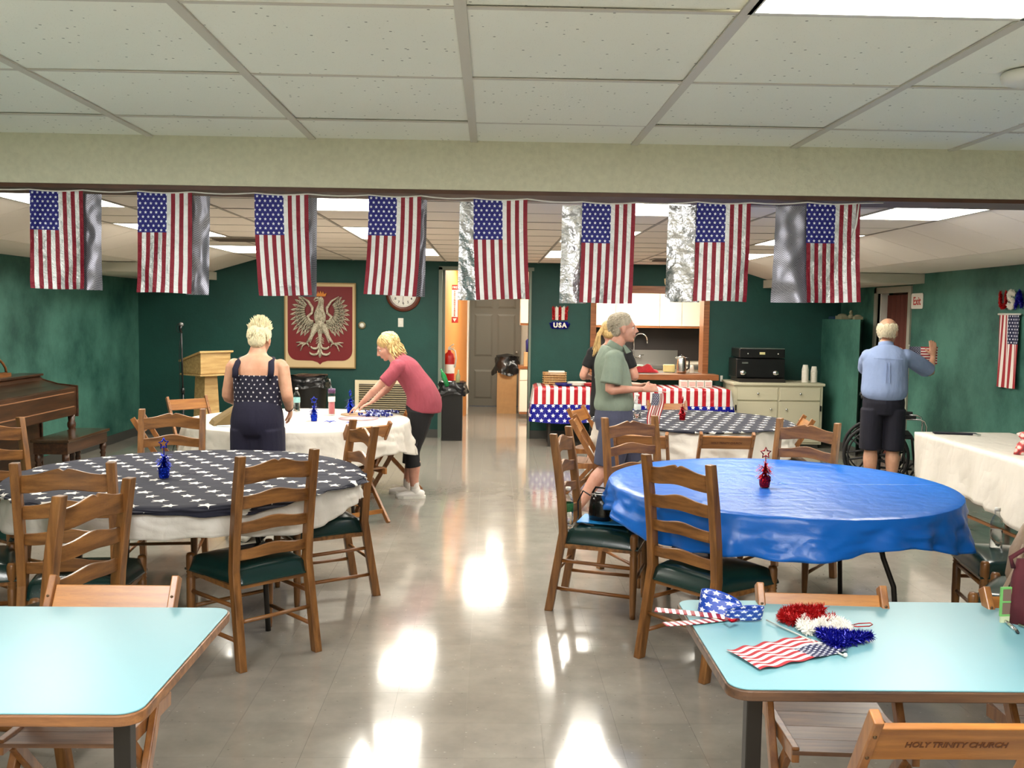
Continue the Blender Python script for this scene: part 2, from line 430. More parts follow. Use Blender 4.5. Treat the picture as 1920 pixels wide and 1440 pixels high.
# far room ceiling: flat centre, sloped sides, low flat margins
ZF, XS, XE, ZL = 2.34, 3.05, 3.65, 2.16
m = MB()
m.prism([(-XE, ZL+.03), (-XS, ZF+.03), (XS, ZF+.03), (XE, ZL+.03), (XR+.2, ZL+.03), (XR+.2, 2.75), (XL-.2, 2.75), (XL-.2, ZL+.03)], YH1, YB+.001, 'xz')
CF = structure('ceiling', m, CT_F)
YG = 5.25-C*2
FAR_ROWS = [5.25, 5.25+C*4, 5.25+C*8]
COLS = [-3.048, -1.2192, .6096, 2.4384]
litf = set((round(cx/C), 2+4*r+q) for cx in COLS for r in range(3) for q in range(2))
tm = MB().box((.003, .003, 0), (C-.003, C-.003, .012)); TF = tm.mesh('ceiling_tile', CT_F)
for i in range(-5, 5):
    for j in range(0, 14):
        x, y = i*C, YG+j*C
        if (i, j) in litf or y+C > YB+.3: continue
        if y+C > YB: o = MB().box((.003, .003, 0), (C-.003, YB-y, .012)).build('ceiling_tile', CT_F, CF)
        else: o = bpy.data.objects.new('ceiling_tile', TF); COL.objects.link(o); o.parent = CF
        o.location = (x, y, ZF+.003); o.rotation_euler = (rnd(-.003, .003), rnd(-.003, .003), 0)
sl = math.hypot(XE-XS, ZF-ZL); ang = math.atan2(ZF-ZL, XE-XS)
ts = MB().box((.003, .003, 0), (sl-.003, C-.003, .012)).mesh('ceiling_tile', CT_F)
tl = MB().box((.003, .003, 0), (XR-XE-.003, C-.003, .012)).mesh('ceiling_tile', CT_F)
for j in range(0, 14):
    y = YG+j*C-.01
    if y+C > YB+.3: continue
    for sgn in (1, -1):
        for mesh_, x0, z0, a in ((ts, XS, ZF, ang), (tl, XE, ZL, 0)):
            o = bpy.data.objects.new('ceiling_tile', mesh_); COL.objects.link(o); o.parent = CF
            if sgn > 0: o.location = (x0, y, z0+.003); o.rotation_euler = (0, a, 0)
            else: o.location = (-x0, y+C, z0+.003); o.rotation_euler = (0, a, PI)
m = MB()
for i in range(-5, 6): m.box((i*C-.012, YH1, ZF-.001), (i*C+.012, YB, ZF+.0025))
for j in range(0, 15):
    y = YG+j*C
    if y < YB: m.box((-XS, y-.005, ZF), (XS, y+.005, ZF+.0028))
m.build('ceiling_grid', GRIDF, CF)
# soffit boxes at the rear corners
SOF = plain('soffit_paint', srgb(196, 192, 176), .6)
for n_, sg in (('trim_3', -1), ('trim_4', 1)):
    xa, xb = sorted((sg*3.62, XR if sg > 0 else XL)); m = MB().box((xa, 10.2, 2.055), (xb, YB, 2.158)); structure(n_, m, SOF)

# ------------------------------------------------------------------ ceiling lights
WARM = (1.0, .95, .84)
E_FAR = emit('light_diffuser_far', WARM, PANEL_FAR); E_NEAR = emit('light_diffuser_near', (1.0, .985, .96), PANEL_NEAR)
def light(x, y, z, L, em, label, w=C):
    t = thing('ceiling_light', label, 'light', (x, y, z), 0, 'ceiling lights')
    m = MB(); b = .018
    m.box((.004, .004, 0), (w-.004, b, .02)); m.box((.004, L-b, 0), (w-.004, L-.004, .02)); m.box((.004, b, 0), (b, L-b, .02)); m.box((w-b, b, 0), (w-.004, L-b, .02))
    m.build('frame', WHITE, t); MB().box((b, b, .004), (w-b, L-b, .015)).build('diffuser', em, t); return t
names_c = ['against the left ceiling slope', 'left of the aisle', 'right of the aisle', 'against the right ceiling slope']
names_r = ['just behind the header beam', 'in the middle of the far room', 'nearest the green back wall']
for ci, cx in enumerate(COLS):
    for ri, cy in enumerate(FAR_ROWS):
        light(cx, cy, ZF-.002, 2*C, E_FAR, 'glowing ceiling panel %s, %s' % (names_c[ci], names_r[ri]))
nl = ['glowing ceiling panel at the top right edge of the photo', 'glowing ceiling panel above the left folding table, out of view', 'glowing panel behind the camera on the right', 'glowing panel behind the camera on the left']
for (c_, y0), lb in zip(NEAR_LIGHTS, nl): light(GX+c_*C, y0, ZN-.002, 2*C, E_NEAR, lb)
# ceiling vents in the far room
VD = plain('vent_dark', srgb(70, 58, 46), .6)
for x, y, lb in ((-2.66, 9.0-.02, 'dark louvred air vent in the ceiling left of the aisle'), (1.9, 11.2, 'dark louvred air vent in the ceiling above the kitchen window')):
    t = thing('ceiling_vent', lb, 'vent', (x, y, ZF-.008), 0, 'ceiling air vents')
    MB().box((0, 0, 0), (.56, .3, .006)).build('frame', GRIDF, t)
    for q in range(5): MB().bar((.03, .04+q*.055, -.004), (.53, .04+q*.055, -.004), .035, .004, up=(0, .5, 1)).build('slat', VD, t)
t = thing('smoke_detector', 'round white smoke detector on the near ceiling at the right edge', 'detector', (1.40, 2.50, ZN))
MB().lathe([(.0, 0), (.068, 0), (.07, -.006), (.066, -.022), (.05, -.03), (0, -.031)]).build('housing', WHITE, t)
# ------------------------------------------------------------------ ladder-back chairs
def slat(z0, h, hump, notch, w, yb, th=.016, bow=.022):
    m = MB(); N = 20
    vs = []
    for i in range(N+1):
        u = i/N; a = (u-.5)*2; x = a*w/2
        k = math.exp(-(a/.52)**2)*hump + (-notch*math.exp(-(a/.05)**2))
        kb = hump*.55*math.exp(-(a/.6)**2)
        y = yb-bow*(1-a*a)
        vs += [(x, y, z0+kb), (x, y+th, z0+kb), (x, y+th, z0+h+k), (x, y, z0+h+k)]
    fs = []
    for i in range(N):
        p = 4*i; q = p+4
        for k in range(4): fs.append((p+k, p+(k+1) % 4, q+(k+1) % 4, q+k))
    fs += [(3, 2, 1, 0), (4*N, 4*N+1, 4*N+2, 4*N+3)]
    return m.add(vs, fs)
def ladder_chair(label, loc, rz, group=None):
    t = thing('ladder_back_chair', label, 'chair', loc, rz, group)
    for s in (-1, 1):
        m = MB(); pts = [(0, -.075), (.45, -.0), (.62, -.012), (.80, -.035), (1.0, -.068)]
        vs = []
        for z, y in pts:
            w = .019; d = .023 if z < .9 else .020
            x = s*(.195+.006*(z < .1))
            vs += [(x-w, y-d, z), (x+w, y-d, z), (x+w, y+d, z), (x-w, y+d, z)]
        n = len(pts); fs = [(3, 2, 1, 0), tuple(4*(n-1)+k for k in range(4))]
        for i in range(n-1):
            for k in range(4): fs.append((4*i+k, 4*i+(k+1) % 4, 4*i+4+(k+1) % 4, 4*i+4+k))
        m.add(vs, fs); m.build('back_post', OAK_Z, t, .004)
        m = MB().lathe([(.015, 0), (.017, .03), (.0215, .20), (.022, .345), (.018, .352), (.023, .36), (.018, .368), (.023, .376), (.018, .384), (.0225, .392), (.0225, .455), (.017, .468), (0, .47)], 14, (s*.215, .40, 0))
        m.build('front_leg', OAK_Z, t)
        for z in (.13, .29):
            m = MB().tube([(s*.197, -.03, z), (s*.214, .395, z-.01)], .0105, 8); m.build('side_stretcher', OAK_Y, t)
    for z, r in ((.345, .012), (.20, .010)):
        MB().tube([(-.21, .40, z), (.21, .40, z)], r, 8).build('front_stretcher', OAK_X, t)
    MB().tube([(-.195, -.04, .22), (.195, -.04, .22)], .010, 8).build('rear_stretcher', OAK_X, t)
    m = MB(); m.bar((-.2, -.0, .375), (.2, -.0, .375), .016, .022); m.bar((-.21, .4, .375), (.21, .4, .375), .016, .022)
    for s in (-1, 1): m.bar((s*.2, 0, .375), (s*.213, .4, .375), .016, .022)
    m.build('seat_rail', OAK_X, t)
    def seat(u, v):
        a = (u-.5)*2; y = -.02+v*.445; w = (.185+.05*v)
        e = min(1, (1-abs(a))*5, v*6, (1-v)*6); e = max(0, e); e = math.sqrt(1-(1-e)**2)
        return (a*w*(1+.035*math.sin(PI*e)), y, .392+.072*e+.024*(1-a*a)*math.sin(PI*min(1, max(0, v))))
    m = MB().grid(22, 22, seat); b = MB()
    rim = [seat(i/22, 0) for i in range(22)]+[seat(1, i/22) for i in range(22)]+[seat(1-i/22, 1) for i in range(22)]+[seat(0, 1-i/22) for i in range(22)]
    n = len(rim); m.add([(x, y, .384) for x, y, z in rim]+[(x, y, .3925) for x, y, z in rim], [(i, (i+1) % n, n+(i+1) % n, n+i) for i in range(n)]+[tuple(reversed(range(n)))])
    m.build('seat_cushion', VINYL, t)
    for z0, h, hu, no in ((.862, .078, .034, .012), (.745, .060, .026, 0), (.628, .052, .022, 0), (.500, .050, .020, 0)):
        yb = -.012-.05*max(0, (z0-.55))/.4
        slat(z0, h, hu, no, .36, yb).build('back_slat', OAK_X, t, .003, 1)
    return t
LC = [
 ('oak ladder-back chair, back to the camera, standing on the left of the aisle', (-1.035, 4.475), 43),
 ('oak ladder-back chair seen side-on at the aisle end of the left star table', (-.815, 5.63), 117),
 ('oak ladder-back chair facing the left star table, directly behind the left tilted chair back', (-1.84, 4.14), 8),
 ('oak ladder-back chair turned sideways, nearest of all behind the wooden folding chair at left', (-1.53, 3.545), 75),
 ('oak ladder-back chair at the left photo edge in front of the piano', (-2.87, 5.55), -118),
 ('light oak ladder-back chair on the far side of the left star table', (-2.11, 6.27), -173),
 ('ladder-back chair with only its green seat and rails showing at the left photo edge', (-2.68, 4.42), -64),
 ('oak ladder-back chair beside the aisle carrying a bottle, a black purse and a blue folder', (.475, 5.40), -107),
 ('oak ladder-back chair with its back to the camera, in front of the blue table', (.925, 4.385), -52),
 ('oak ladder-back chair behind the blue table, in front of the man in the green shirt', (.95, 6.13), -155),
 ('light oak ladder-back chair behind the blue table, in front of the cream cabinet', (2.02, 6.02), 138),
 ('ladder-back chair at the right photo edge with a water bottle on its green seat', (2.90, 4.72), 80),
 ('ladder-back chair at the right photo edge holding the tan handbag', (2.58, 3.95), 50)]
proto = None
for lb, (x, y), r in LC:
    if proto is None: proto = ladder_chair(lb, (x, y, 0), math.radians(r), 'oak ladder-back chairs'); LCO = [proto]
    else: LCO.append(copy_tree(proto, lb, (x, y, 0), math.radians(r)))

# ------------------------------------------------------------------ wooden folding chairs
def fold_chair(label, loc, rz, H=.80):
    """origin under the top of the back rest, facing +y"""
    t = thing('folding_chair', label, 'chair', loc, rz, 'wooden folding chairs')
    for s in (-1, 1):
        x = s*.195
        MB().bar((x, .0, H), (x, .47, 0), .024, .040, up=(0, 1, 0)).build('long_leg', FOLD_Z, t, .004)
        MB().bar((s*.168, .34, .40), (s*.168, -.02, 0), .022, .036, up=(0, 1, 0)).build('rear_leg', FOLD_Z, t, .004)
        MB().bar((s*.168, .02, .405), (s*.168, .42, .425), .022, .045).build('seat_rail', FOLD_Z, t, .003)
        m = MB(); 
        for z in (H-.05, H-.115):
            yb = (H-z)*.47/H
            for yy, d in ((yb-.024, -1), (yb+.024, 1)): m.sphere((x, yy, z), (.0048, .003, .0048), 8, 6)
        m.build('bolt', plain('worn_bolt', srgb(96, 74, 50), .4, .6), t)
    m = MB(); ty = .47/H
    m.bar((-.183, .058*ty+.006, H-.075), (.183, .058*ty+.006, H-.075), .018, .112, up=(0, -ty, 1)); m.build('backrest', FOLD_X, t, .003)
    ys = [(.035, .130), (.132, .228), (.230, .327), (.329, .425)]
    for a, b in ys:
        sag = lambda y: .44-.012*math.sin(PI*min(1, (y-.03)/.4))
        m = MB(); m.add([(-.178, a, sag(a)-.012), (.178, a, sag(a)-.012), (.178, b, sag(b)-.012), (-.178, b, sag(b)-.012), (-.178, a, sag(a)), (.178, a, sag(a)), (.178, b, sag(b)), (-.178, b, sag(b))],
              [(3, 2, 1, 0), (4, 5, 6, 7), (0, 1, 5, 4), (1, 2, 6, 5), (2, 3, 7, 6), (3, 0, 4, 7)])
        m.build('seat_slat', SEATW, t)
    MB().bar((-.19, .42, .085), (.19, .42, .085), .018, .035).build('front_crossbar', FOLD_X, t)
    MB().bar((-.16, .055, .085), (.16, .055, .085), .018, .032).build('rear_crossbar', FOLD_X, t)
    return t
FC = [
 ('wooden folding chair tucked behind the left light blue table, facing the camera', (-1.20, 3.03), 180, .80),
 ('wooden folding chair tucked behind the right light blue table, facing the camera', (1.075, 2.99), 176, .80),
 ('wooden folding chair nearest the camera with lettering stamped on its backrest', (1.045, 1.985), 0, .80),
 ('wooden folding chair at the right photo edge behind the light blue table', (1.80, 2.975), 180, .80),
 ('wooden folding chair left of the walking man, the nearer of two side-on', (.70, 7.98), -100, .79),
 ('wooden folding chair left of the walking man, the farther of two side-on', (.80, 8.85), -115, .79),
 ('wooden folding chair in front of the walking man, half hidden by the oak chair', (1.12, 6.98), -17, .80),
 ('dark wooden folding chair with stamped backrest in front of the right star table', (1.77, 6.97), -3, .80),
 ('wooden folding chair on the far side of the right star table, mostly hidden', (1.80, 9.60), 180, .79),
 ('wooden folding chair at the right side of the right star table, facing left', (2.78, 8.15), 82, .80),
 ('wooden folding chair left of the white table, top rail showing in front of the lectern', (-3.02, 9.45), -140, .80),
 ('wooden folding chair seen through the light oak chair, left of the white table', (-2.86, 7.70), -80, .80),
 ('wooden folding chair in front of the white table next to the bending woman', (-.93, 7.32), 42, .80),
 ('wooden folding chair with crossed legs behind the bending woman at the white table', (-.70, 9.0), 105, .79)]
FO = []
fp = None
for lb, (x, y), r, H in FC:
    if fp is None: fp = fold_chair(lb, (x, y, 0), math.radians(r), H); FO.append(fp)
    else: FO.append(copy_tree(fp, lb, (x, y, 0), math.radians(r)))
STAMP = plain('stamped_lettering', srgb(96, 52, 24), .6)
for i in (2, 7):
    tx = text_obj('HOLY TRINITY CHURCH', 'stamped_lettering', STAMP, .026, FO[i], (0, .0315, .7200), (PI/2+.5313, 0, 0), .0004, squeeze=.80, bold=.0006)

# ------------------------------------------------------------------ light blue folding tables
TOPB = plain('light_blue_laminate', srgb(112, 160, 168), .34, spec=.5, var=.02, bscale=3)
PLY = wood('plywood_edge', srgb(92, 56, 30), srgb(160, 108, 62), 'x', .5)
PLYD = wood('plywood_edge_dark', srgb(56, 36, 24), srgb(112, 78, 50), 'x', .5)
def rrect(x0, y0, x1, y1, r, n=8):
    P = []
    for cx, cy, a0 in ((x1-r, y1-r, 0), (x0+r, y1-r, PI/2), (x0+r, y0+r, PI), (x1-r, y0+r, 1.5*PI)):
        for k in range(n+1): a = a0+PI/2*k/n; P.append((cx+r*math.cos(a), cy+r*math.sin(a)))
    return P
def fold_table(label, loc, rz, ply, L=1.83, D=.76, lx=(.14, 1.62)):
    """origin at the front-inner corner on the floor"""
    t = thing('folding_table', label, 'table', loc, rz)
    MB().prism(rrect(0, 0, L, D, .055), .715, .741).build('plywood_board', ply, t, .003)
    MB().prism(rrect(.006, .006, L-.006, D-.006, .05), .741, .745).build('table_top', TOPB, t, .0015)
    m = MB(); m.box((.06, .05, .695), (L-.06, .075, .715)); m.box((.06, D-.075, .695), (L-.06, D-.05, .715)); m.build('apron', DARKM, t)  # apron kept thin and dark to stand for the shadow strip under the edge
    for x in lx:
        y = D/2; MB().box((x, y-.022, .03), (x+.045, y+.022, .70)).build('leg', DARKM, t, .003)
        MB().box((x+.005, .10, 0), (x+.04, D-.10, .035)).build('foot_bar', DARKM, t, .004)
    return t
fold_table('light blue topped folding table at lower left, empty', (-.785-1.83, 2.10, 0), 0, PLY, D=.79)
fold_table('light blue topped folding table at lower right with flag and tinsel decorations', (.60, 2.262, 0), math.radians(-.5), PLYD, D=.745)

# ------------------------------------------------------------------ round tables and cloths
def round_table(label, c, R=.915):
    t = thing('round_table', label, 'table', (c[0], c[1], 0))
    MB().lathe([(0, .715), (R-.01, .715), (R, .722), (R, .735), (R-.01, .74), (0, .74)], 48).build('table_top', PLY, t)
    for sx in (-1, 1):
        for sy in (-1, 1):
            MB().tube([(sx*.42, sy*.30, .71), (sx*.44, sy*.32, .52), (sx*.46, sy*.33, .42), (sx*.50, sy*.38, .28), (sx*.52, sy*.40, 0)], .014, 10).build('leg', DARKM, t)
        MB().tube([(sx*.45, -.31, .45), (sx*.45, .31, .45)], .010, 8).build('leg_brace', DARKM, t)
        MB().tube([(sx*.45, 0, .45), (sx*.12, 0, .71)], .008, 8).build('strut', STEEL, t)
    return t
def cloth(name, label, c, m, R=.93, drop=.2, zt=.747, seed=1, flare=.10, nr=14, folds=11, lowvar=.03, rot=0, crump=.035):
    rr = random.Random(seed); ph = [rr.uniform(0, 6.28) for _ in range(6)]
    def fn(u, v):
        a = u*2*PI; n3 = mnoise.noise(Vector((math.cos(a)*3+seed, math.sin(a)*3, v*1.5)))
        if v < .5:
            r = R*(v/.5); return (r*math.cos(a), r*math.sin(a), zt+.0015*mnoise.noise(Vector((r*math.cos(a)*6, r*math.sin(a)*6, seed))))
        q = (v-.5)/.5
        wav = math.sin(folds*a+ph[0]+1.2*math.sin(2*a+ph[1]))+.6*math.sin(folds*2.3*a+ph[2])
        n4 = abs(mnoise.noise(Vector((math.cos(a)*9+seed, math.sin(a)*9, v*7)))); r = R+.006*min(1, q*6)+flare*q*(.35+.25*wav+.5*n3)*min(1, q*1.5)+.010*q*math.sin(31*a+ph[3])+crump*n4*min(1, q*3)
        z = zt-.001-(drop+lowvar*(math.sin(4*a+ph[4])+.6*math.sin(7*a+ph[5])))*q
        if q < .08: z = zt-.004*q/.08
        return (r*math.cos(a), r*math.sin(a), z)
    g = MB().grid(220, 28, fn); o = g.build(name, m)
    o.location = (c[0], c[1], 0); o.rotation_euler = (0, 0, rot)
    md = o.modifiers.new('thick', 'SOLIDIFY'); md.thickness = .0012; md.offset = 1
    return o
def plastic(name, col, rough, bump=.6, sss=None, scale=5):
    k = NT(name); v = k.coord('Object'); n = k.noise(v, scale, 6, .62)
    rg = lambda sc, r_: k.math('ABSOLUTE', k.math('SUBTRACT', k.noise(k.coord('Object', sc, r_), 1.0, 1.5, .5), .5))
    h = k.math('ADD', k.math('MULTIPLY', n, .5), k.math('ADD', k.math('MULTIPLY', rg((4, 9, 4), (.3, .2, .5)), 1.6), k.math('MULTIPLY', rg((10, 5, 7), (.1, .6, -.4)), 1.2)))
    k.set(color=col, rough=rough, spec=.5); k.bump(h, bump, .02)
    tr = k.n('BsdfTranslucent'); tr.inputs[0].default_value = col+(1,); mx = k.n('MixShader'); mx.inputs[0].default_value = .15
    out = k.t.nodes['Material Output']; k.l(k.b.outputs[0], mx.inputs[1]); k.l(tr.outputs[0], mx.inputs[2]); k.l(mx.outputs[0], out.inputs[0])
    MATS[name] = k.m; return k.m
BLUEPL = plastic('blue_plastic_cloth', srgb(24, 116, 220), .32, .28)
WHITEPL = plastic('white_plastic_cloth', srgb(232, 226, 216), .42, .6)
round_table('round table under the bright blue plastic cloth', (1.60, 5.15)); 
tag(cloth('tablecloth', '', (1.60, 5.15), BLUEPL, .93, .18, seed=3, flare=.075, crump=.028), 'bright blue plastic tablecloth hanging in folds over a round table', 'tablecloth')
round_table('round table under the star cloth on the left', (-1.66, 5.25))
tag(cloth('tablecloth', '', (-1.66, 5.25), WHITEPL, .915, .15, zt=.745, seed=5, flare=.045, lowvar=.022, crump=.014), 'white plastic tablecloth under the left navy star cloth', 'tablecloth')
round_table('round table at the left rear where the two women work', (-1.62, 8.02))
tag(cloth('tablecloth', '', (-1.62, 8.02), WHITEPL, .93, .26, seed=8, flare=.08), 'plain white plastic tablecloth on the table where the women work', 'tablecloth')
round_table('round table at the right rear under a star cloth', (1.79, 8.33), .84)
tag(cloth('tablecloth', '', (1.79, 8.33), WHITEPL, .855, .26, zt=.745, seed=9, flare=.09), 'white plastic tablecloth under the right rear navy star cloth', 'tablecloth')
def starcloth(name, rot, A=(.078, -.108), B=(.165, .022), R=.041):
    k = NT(name); v = k.coord('Object', None, (0, 0, rot)); sp = k.n('SeparateXYZ'); k.l(v, sp.inputs[0])
    wob = k.n('TexNoise'); wob.inputs['Scale'].default_value = 8; k.l(v, wob.inputs[0])
    x = k.math('ADD', sp.outputs[0], k.math('MULTIPLY', k.math('SUBTRACT', wob.outputs[0], .5), .07))
    mk = k.star_lattice(x, sp.outputs[1], A, B, R)
    k.set(color=k.mix(mk, srgb(30, 32, 48), srgb(232, 230, 224)), rough=.85); k.bump(k.noise(k.coord(), 7, 3), .3, .02)
    MATS[name] = k.m; return k.m
tag(cloth('star_cloth', '', (-1.66, 5.25), starcloth('navy_star_cloth', 0), .935, .028, .751, seed=12, flare=.035, folds=9, lowvar=.016), 'navy cloth with white stars over the left round table', 'tablecloth')
tag(cloth('star_cloth', '', (1.79, 8.33), starcloth('navy_star_cloth_far', 0, (-.06, -.165), (.125, .01), .040), .862, .012, .751, seed=14, flare=.02, folds=9, lowvar=.006), 'navy cloth with rows of white stars over the right rear round table', 'tablecloth')

# rectangular table along the right wall
t = thing('folding_table', 'long table beside the right wall under a white cloth', 'table', (3.52, 5.55, 0))
MB().box((0.02, 0, .71), (.76, 2.13, .74)).build('table_top', PLY, t)
for x in (.08, .66):
    for y in (.2, 1.9): MB().box((x, y, 0), (x+.03, y+.03, .71)).build('leg', OAK_Z, t)
    MB().box((x+.005, .2, .18), (x+.025, 1.93, .20)).build('leg_brace', OAK_Y, t)
def rc(u, v):
    # perimeter-following skirt: v<.4 top, else hanging
    L, Wd = 2.16, .80; per = 2*(L+Wd); s_ = u*per
    if s_ < L: x, y, nx, ny = 0, s_, -1, 0
    elif s_ < L+Wd: x, y, nx, ny = s_-L, L, 0, 1
    elif s_ < 2*L+Wd: x, y, nx, ny = Wd, L-(s_-L-Wd), 1, 0
    else: x, y, nx, ny = Wd-(s_-2*L-Wd), 0, 0, -1
    if v < .35:
        q = v/.35; return (Wd/2+(x-Wd/2)*q, L/2+(y-L/2)*q, .748+.001*math.sin(9*x+7*y*q))
    q = (v-.35)/.65; d = .38 if nx == -1 else .34
    f = .02+.035*mnoise.noise(Vector((s_*3.0, 0, q*.8)))+.014*math.sin(s_*14)
    if nx == -1 and y < .95: d += .06+.03*math.sin(y*5)
    return (x+nx*f*q*1.3, y+ny*f*q*1.3, .748-.004*min(1, q*10)-d*q)
o = MB().grid(240, 22, rc).build('tablecloth', WHITEPL); o.location = (3.50, 5.54, 0)
o.modifiers.new('t', 'SOLIDIFY').thickness = .001
tag(o, 'white plastic tablecloth over the long table by the right wall', 'tablecloth')

# ------------------------------------------------------------------ flag materials and flags
def flagmat(name, foil, w, h, flip=False, old=False):
    """uv: u across the stripes (13), v along them; canton in the low-u, high-v corner"""
    k = NT(name); tc = k.n('TexCoord'); sp = k.n('SeparateXYZ'); k.l(tc.outputs['UV'], sp.inputs[0]); u, v = sp.outputs[0], sp.outputs[1]
    st = k.math('LESS_THAN', k.math('FLOORED_MODULO', k.math('FLOOR', k.math('MULTIPLY', u, 13.0)), 2.0), .5)
    can = k.math('MULTIPLY', k.math('LESS_THAN', u, 7/13), k.math('GREATER_THAN', v, .60))
    cw, ch = w*7/13, h*.40
    mk = k.star(k.math('ADD', k.math('MULTIPLY', u, w), 0.0), k.math('MULTIPLY', k.math('SUBTRACT', v, .60), h), cw/5.5, ch/9.0, min(cw/5.5, ch/4.5)*.30)
    red, blue, wht = (srgb(138, 20, 42), srgb(28, 28, 122), (.76, .76, .76)) if foil else (srgb(158, 38, 46), srgb(30, 34, 68), srgb(232, 222, 214))
    c = k.mix(st, wht, red); c = k.mix(can, c, k.mix(mk, blue, (.85, .86, .95)))
    if foil:
        white = k.math('MULTIPLY', k.math('SUBTRACT', 1.0, st), k.math('SUBTRACT', 1.0, can))
        k.set(color=c, metal=k.math('ADD', k.math('MULTIPLY', white, .55), .25), rough=.30)
        n = k.noise(k.coord('Object', (1, 1, 1.6)), 20, 5, .7); k.bump(n, .55, .02)
    else:
        k.set(color=c, rough=.8)
    MATS[name] = k.m; return k.m
FOIL = plain('silver_foil', (.55, .55, .56), .26, .85, bump=.8, bscale=28)
k = NT('grey_mesh_foil'); n_ = k.n('TexChecker'); n_.inputs['Scale'].default_value = 260; k.l(k.coord(), n_.inputs[0])
k.set(color=k.mix(n_.outputs['Fac'], srgb(92, 90, 100), srgb(150, 150, 158)), metal=.5, rough=.35); MESHF = k.m
FLM = flagmat('foil_flag_print', True, .22, .39)
FLAGS = [(55, 155, 348, 540, 22, 'dark', 'leftmost foil flag of the string, its right corner curled'), (257, 360, 355, 549, 22, 'dark', 'second foil flag from the left on the string'),
 (477, 578, 361, 553, 8, 'dark', 'third foil flag from the left, hanging over the eagle crest'), (691, 790, 361, 553, 4, 'dark', 'fourth foil flag from the left, hanging over the clock'),
 (888, 989, 373, 561, -20, 'silver', 'foil flag hanging in front of the rear doorway'), (1092, 1192, 380, 567, -30, 'silver', 'third foil flag from the right, left of the kitchen window top'),
 (1307, 1408, 380, 565, -44, 'silver', 'second foil flag from the right with a wide crumpled silver back'), (1513, 1614, 377, 566, -47, 'mesh', 'rightmost foil flag of the string, by the bright ceiling panel')]
YF = 3.70
def px2(px, py, Y):
    d = _f+_r2*((px-960)/1776)-_u2*((py-720)/1776); t_ = Y/d.y; return d.x*t_, 1.661+d.z*t_
tops = []
for i, (x0, x1, y0, y1, fl, kind, lb) in enumerate(FLAGS):
    ax, az = px2(x0, y0, YF); bx, _z = px2(x1, y0, YF); _x, bz = px2(x0, y1, YF); az = min(az, 2.108)
    w = bx-ax; h = az-bz; t = thing('foil_flag', lb, 'flag', (ax, YF, az), 0, 'foil flags on the string')
    sd = i*3.7
    def fn(u, v):
        q = 1-v; return (u*w+.006*q*math.sin(sd)*3*q, -.010*math.sin(u*5+sd+q*2)*q+.007*mnoise.noise(Vector((u*4+sd, q*5, 0)))*q, -q*h-.003*math.sin(u*3+sd)*q)
    o = MB().grid(26, 40, fn).build('flag_sheet', FLM, t)
    fw, mt = abs(fl)*.00209+.012, {'dark': MESHF, 'silver': FOIL, 'mesh': MESHF}[kind]; sgn = 1 if fl > 0 else -1
    bx0 = w if sgn > 0 else 0
    def fb(u, v):
        q = 1-v; return (bx0-sgn*.03+sgn*(fw+.03)*u+sgn*-.006*q*(1 if kind == 'dark' else -1), .022+.010*math.sin(3*q+sd+u*4)*q+.006*mnoise.noise(Vector((u*3+sd, q*7, 3)))+.012*u, -.008-q*(h-.004))
    MB().grid(12, 30, fb).build('folded_back', mt, t); tops.append((ax, az)); tops.append((bx, az))
m = MB(); pts = []
xs = [(-2.05, 2.114)]+tops+[(1.55, 2.112)]
for (xa, za), (xb, zb) in zip(xs[:-1], xs[1:]):
    for q in range(4): u = q/4; pts.append((xa+(xb-xa)*u, YF-.002, (za+(zb-za)*u)+.003-.006*math.sin(PI*u)*(abs(xb-xa) > .15)))
m.tube(pts, .0028, 6); o = m.build('flag_string', PAPER); tag(o, 'white string holding the foil flags under the header beam', 'string')
x_, z_ = px2(1606, 400, 3.69); m = MB().tube([(x_+.008, 3.69, 2.11), (x_, 3.688, 2.03), (x_-.012, 3.69, 1.97)], .0035, 6); tag(m.build('string_end', PAPER), 'loose white string end hanging over the rightmost foil flag', 'string')

# wall flag on the right wall
WF = flagmat('cloth_flag_print', False, .33, .65)
t = thing('wall_flag', 'cloth flag hanging from a white rod on the right green wall', 'flag', (XR-.012, 8.44, 1.72), 0)
def fn(u, v): q = 1-v; return (-.012-.012*math.sin(u*16+q*2)*(.3+q), .165-.33*(1-u)+.02*q*(u-.5)-.0, -q*.66)
o = MB().grid(30, 20, fn).build('flag_sheet', WF, t)
MB().tube([(-.012, -.185, .004), (-.012, .185, .004)], .008, 8).build('rod', WHITE, t)
# ------------------------------------------------------------------ people
def V(*a): return Vector(a)
def skinmat(name, c, c2):
    k = NT(name); n = k.noise(k.coord(), 9, 4, .6); k.set(color=k.ramp(n, [(.35, c), (.65, c2)]), rough=.5); 
    k.b.inputs['Subsurface Weight'].default_value = .08; MATS[name] = k.m; return k.m
def fabric(name, c, var=.12, scale=7, bump=.35, rough=.85):
    k = NT(name); v = k.coord('Object', (1, 1, .55)); n = k.noise(v, scale, 4, .55)
    k.set(color=k.ramp(n, [(.3, tuple(x*(1-var) for x in c)), (.7, tuple(min(1, x*(1+var)) for x in c))]), rough=rough)
    w = k.noise(k.coord('Object', (1.2, 1.2, .5)), scale*1.4, 3, .5); k.bump(w, bump, .03); MATS[name] = k.m; return k.m
EYEW = plain('eye_white', srgb(225, 220, 214), .2); IRIS = plain('iris', srgb(50, 60, 70), .2); LIP = plain('lip', srgb(170, 95, 88), .5)
def frame_from(fwd, up=V(0, 0, 1)):
    f = Vector(fwd).normalized(); r = f.cross(Vector(up)).normalized(); u = r.cross(f)
    return Matrix((r, f, u)).transposed()          # columns right, fwd, up
